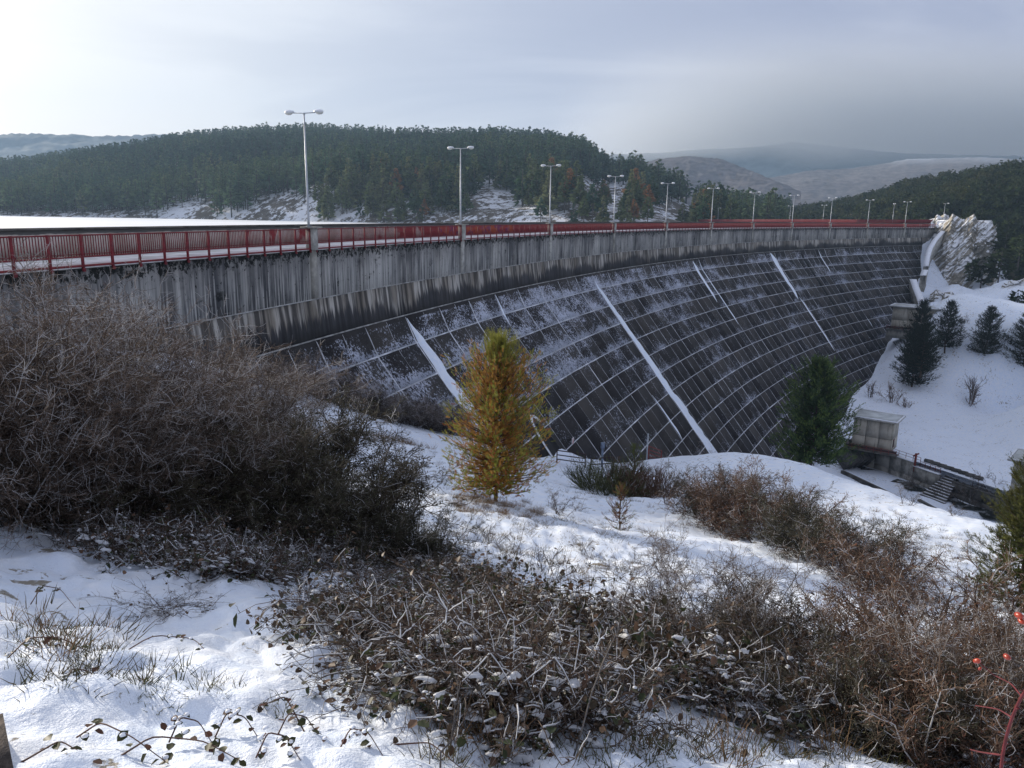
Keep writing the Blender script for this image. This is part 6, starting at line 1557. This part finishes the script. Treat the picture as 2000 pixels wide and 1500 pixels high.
P1 = fill([(0, 1100), (300, 1280), (620, 1400), (900, 1420), (1500, 1440), (1900, 1500), (0, 1500)], 460, 11); P1 = P1[vnoise(P1[:, 0]*1.3, P1[:, 1]*1.3, 4) > -0.02]; k1 = gr.choice([0, 1, 2, 6, 3], len(P1), p=[.22, .22, .22, .24, .10])
P2 = fill([(860, 975), (960, 960), (1050, 985), (1060, 1010), (980, 1015), (900, 1000)], 240, 12); k2 = gr.choice([3, 4, 5], 240)
P3 = fill([(620, 830), (870, 865), (880, 930), (1130, 900), (1330, 960), (1640, 960), (1980, 1070), (1980, 1180), (1700, 1080), (1400, 1000), (1200, 1150), (1000, 1130), (850, 1030)], 900, 13); k3 = gr.choice([6, 7, 0, 4], 900, p=[.45, .35, .1, .1])
P5 = fill([(1480, 955), (1700, 985), (1950, 1060), (1980, 1160), (1780, 1110), (1560, 1020)], 420, 15); k5 = gr.choice([6, 7, 3], 420, p=[.5, .4, .1])
P4 = fill([(640, 838), (870, 872), (870, 880), (640, 850)], 60, 14); k4 = gr.choice([3, 4], 60)
pp = np.vstack([P1, P2, P3, P5, P4]); kk = np.concatenate([k1, k2, k3, k5, k4]); n = len(pp)
sc = gr.uniform(0.45, 1.25, n); sc[-60:] *= 2.0
inst_cloud('grass', pp, np.stack([gr.normal(0, .1, n), gr.normal(0, .1, n), rot_rand(n, gr)], 1), sc, kk, TG+TD+TM)

# ---- arching bramble canes with single leaves, nearest the camera
def leafy_cane(pts_px, label, nleaf, lsz, seed, colr=(0.05, 0.055, 0.022), lift=0.06):
    r = np.random.default_rng(seed); P = []
    for (px, py, up_) in pts_px:
        q = hit(px, py, 20, 0.8); P.append(q+np.array([0, 0, up_]))
    P = np.array(P); tt = np.linspace(0, len(P)-1, 16); P = np.stack([np.interp(tt, np.arange(len(P)), P[:, k]) for k in range(3)], 1); P[1:-1] = (P[:-2]+P[1:-1]*2+P[2:])/4
    c = P[0].copy(); root = empty('bramble_cane', tuple(c), 0, label, 'bramble'); P = P-c
    MB().tube(P, np.linspace(0.0045, 0.002, 16), 6).build('stem', simple('cane_bark', (0.09, 0.045, 0.035), 0.6), root, True)
    for k in range(nleaf):
        i = int(r.integers(2, 16)); C = P[i][None]+r.normal(0, 0.012, (1, 3)); D = r.normal(0, 1, (1, 3)); D[:, 2] = D[:, 2]*0.3-0.25; Nn = r.normal(0, 0.25, (1, 3)); Nn[:, 2] += 1; L = np.array([lsz*r.uniform(.75, 1.2)])
        cl = np.array([colr if r.uniform() < 0.6 else (0.11, 0.05, 0.035)])*r.uniform(.7, 1.2)
        V, q_, t_, cc = leaf_shapes(C-C, D, Nn, L, r, cl)
        # serrated-looking rim: subdivide outline slightly by doubling points outward
        lf = obj('leaf', make_mesh('leaf', V, [q_, t_], M_LEAF, False, None, None, cc), root, tuple(C[0]))
        if r.uniform() < 0.35:
            Vb, qb, tb = blobs((D/np.linalg.norm(D)*L*0.45)+np.array([[0, 0, 0.004]]), np.array([lsz*0.3]), r); obj('snow', make_mesh('snow', Vb, [qb, tb], M_SNOWC, True), lf)
    return root
leafy_cane([(0, 1300, 0), (60, 1275, .10), (120, 1280, .12), (190, 1290, .03)], 'arching bramble cane with dark leaves at the left edge', 12, 0.055, 1)
leafy_cane([(200, 1300, 0), (300, 1262, .08), (380, 1260, .05), (420, 1290, 0)], 'bramble cane with small green leaves at the left tip of the undergrowth', 10, 0.045, 2)
leafy_cane([(150, 1440, 0), (200, 1445, .09), (260, 1470, .08), (330, 1500, .02)], 'bramble cane with dark leaves at the bottom left', 12, 0.055, 3)
leafy_cane([(230, 1480, 0), (300, 1465, .07), (400, 1478, .08), (470, 1490, .01)], 'bramble cane with paired leaves along the bottom edge', 12, 0.05, 4)
leafy_cane([(40, 1490, 0), (120, 1470, .06), (180, 1495, .03)], 'short bramble cane beside the stone slab', 8, 0.05, 5)
for q_, (x, y, lb2) in enumerate([(330, 1450, 'small leafy bramble shoot in the snow below the undergrowth'), (420, 1440, 'low bramble shoot with olive leaves near the bottom left'), (120, 1350, 'lone bramble shoot on open snow at the left'),
        (500, 1480, 'bramble shoot with drooping leaves at the bottom edge'), (660, 1470, 'leafy bramble shoot in grass at the bottom, left of the bare cane'), (60, 1180, 'thin bramble shoot with few leaves on the upper left snow'), (540, 1440, 'brown-leaved bramble shoot under the thicket edge')]):
    leafy_cane([(x, y, 0), (x+25, y-16, .09), (x+60, y-12, .08), (x+88, y+10, .01)], lb2, 11, 0.046, 20+q_)
leafy_cane([(600, 1440, 0), (560, 1400, .12), (520, 1410, .1)], 'stubby bramble cane with brown leaves below the undergrowth', 9, 0.04, 6)
leafy_cane([(760, 1455, 0), (840, 1460, .03), (900, 1500, .0)], 'thick leafless cane lying on the snow at the bottom', 2, 0.04, 7)
leafy_cane([(1020, 1400, 0.02), (1180, 1375, .10), (1350, 1385, .12), (1500, 1400, .02)], 'long dark cane lying across the snowy undergrowth', 3, 0.04, 8)
leafy_cane([(980, 1440, 0), (1050, 1460, .05), (1100, 1490, .0)], 'bent bramble cane at the bottom centre', 6, 0.04, 9)
# tall dead stalks
for (x0, y0, x1, y1, lab) in [(1120, 1480, 1240, 1110, 'long thin dead stalk leaning right in front of the undergrowth'), (975, 1200, 1025, 1020, 'thin stalk leaning up beside the orange pine'), (1140, 1290, 1150, 1150, 'short upright stalk behind the undergrowth'), (700, 1130, 715, 1010, 'grey upright stalk in front of the dark shrubs'),
                              (1430, 1480, 1440, 1380, 'dark upright stem in the lower right snow'), (860, 1500, 900, 1330, 'slender stalk rising from the bottom centre')]:
    P = hit(x0, y0, 30, 1.0); Q_ = at_dist(x1, y1, np.hypot(P[0], P[1])+0.25); rs_ = np.random.default_rng(x0)
    pts = np.array([P+(Q_-P)*q+rs_.normal(0, 0.012, 3)*(0 < q < 1) for q in np.linspace(0, 1, 7)])-P
    root = empty('dead_stalk', tuple(P), 0, lab, 'stalk'); MB().tube(pts, np.linspace(0.0055, 0.002, 7), 5).build('stem', M_BARKG, root)
    pp_ = pts[None]; O2, D2 = child(pp_, 7, rs_, 0.5, 0.35); P2 = grow(O2, D2, rs_.uniform(0.1, 0.3, len(O2)), 4, rs_, 0.15, 0.02); v_, q_ = tubes3(P2, np.full(len(P2), 0.0022), np.full(len(P2), 0.001)); obj('side_twigs', make_mesh('side_twigs', v_, q_, M_BARKG), root)

# ---- rose branch with hips, close at the right edge
M_HIP = simple('rose_hip', (0.34, 0.034, 0.010), 0.3, 0.25, 30.0, 0, 0, 0.6); M_CANE = simple('red_cane', (0.13, 0.020, 0.024), 0.6, 0.3, 25.0)
def cp(px, py, d): return at_dist(px, py, d)
B0 = cp(1955, 1500, 1.55); rb = empty('rose_branch', tuple(B0), 0, 'red rose stem with orange hips close to the camera at the right edge', 'rose branch')
def tb(pts, r0, r1, nm='stem', mat=M_CANE):
    P = np.array([cp(*q) for q in pts])-B0; tt = np.linspace(0, len(P)-1, 12); Q = np.stack([np.interp(tt, np.arange(len(P)), P[:, k]) for k in range(3)], 1); Q[1:-1] = (Q[:-2]+2*Q[1:-1]+Q[2:])/4
    return MB().tube(Q, np.linspace(r0, r1, 12), 7).build(nm, mat, rb, True)
tb([(1952, 1530, 1.55), (1960, 1460, 1.55), (1975, 1405, 1.53), (1995, 1360, 1.5), (2040, 1290, 1.48)], 0.0031, 0.0025)
tb([(1978, 1402, 1.53), (1950, 1385, 1.56), (1905, 1378, 1.6)], 0.0016, 0.0010); tb([(1958, 1475, 1.55), (1920, 1470, 1.58), (1895, 1464, 1.6)], 0.002, 0.001)
tb([(1997, 1362, 1.5), (1975, 1335, 1.55), (1940, 1318, 1.6)], 0.0014, 0.0009); tb([(2030, 1310, 1.48), (2005, 1300, 1.5), (1975, 1286, 1.52)], 0.0014, 0.0009, 'stem', M_BARKG); tb([(1940, 1318, 1.6), (1925, 1305, 1.6), (1914, 1296, 1.6)], 0.001, 0.0008)
rg = np.random.default_rng(5)
for (px, py, d, sz, an) in [(1908, 1291, 1.6, 0.0066, 0.9), (1914, 1306, 1.6, 0.0036, 0.3), (1967, 1283, 1.52, 0.0066, 1.5), (1990, 1202, 1.5, 0.0072, 1.4), (1995, 1213, 1.5, 0.0062, 1.7)]:
    V, Q = ellipsoid((0, 0, 0), (sz*0.78, sz*0.78, sz*1.3), 10, 8); h = MB().add(V, Q).build('rose_hip', M_HIP, rb, True, loc=tuple(cp(px, py, d)-B0)); h.rotation_euler = (an, 0.4, 0)
    MB().tube([(0, 0, -sz*1.1), (0, 0, -sz*1.5)], [sz*0.28, sz*0.16], 6).build('calyx', M_BLACK, h)
for k, (px, py, d) in enumerate([(1962, 1455, 1.55), (1970, 1420, 1.54), (1985, 1385, 1.51), (1998, 1350, 1.5), (1958, 1490, 1.55)]):
    P = cp(px, py, d)-B0; MB().tube([P, P+np.array([(-1)**k*0.009, 0, 0.003])], [0.0018, 0.0002], 5).build('thorn', M_CANE, rb)
tb([(2040, 1215, 1.5), (2015, 1205, 1.5), (1998, 1204, 1.5)], 0.0012, 0.0009, 'stem', M_BARKG)
for k in range(4):
    pass
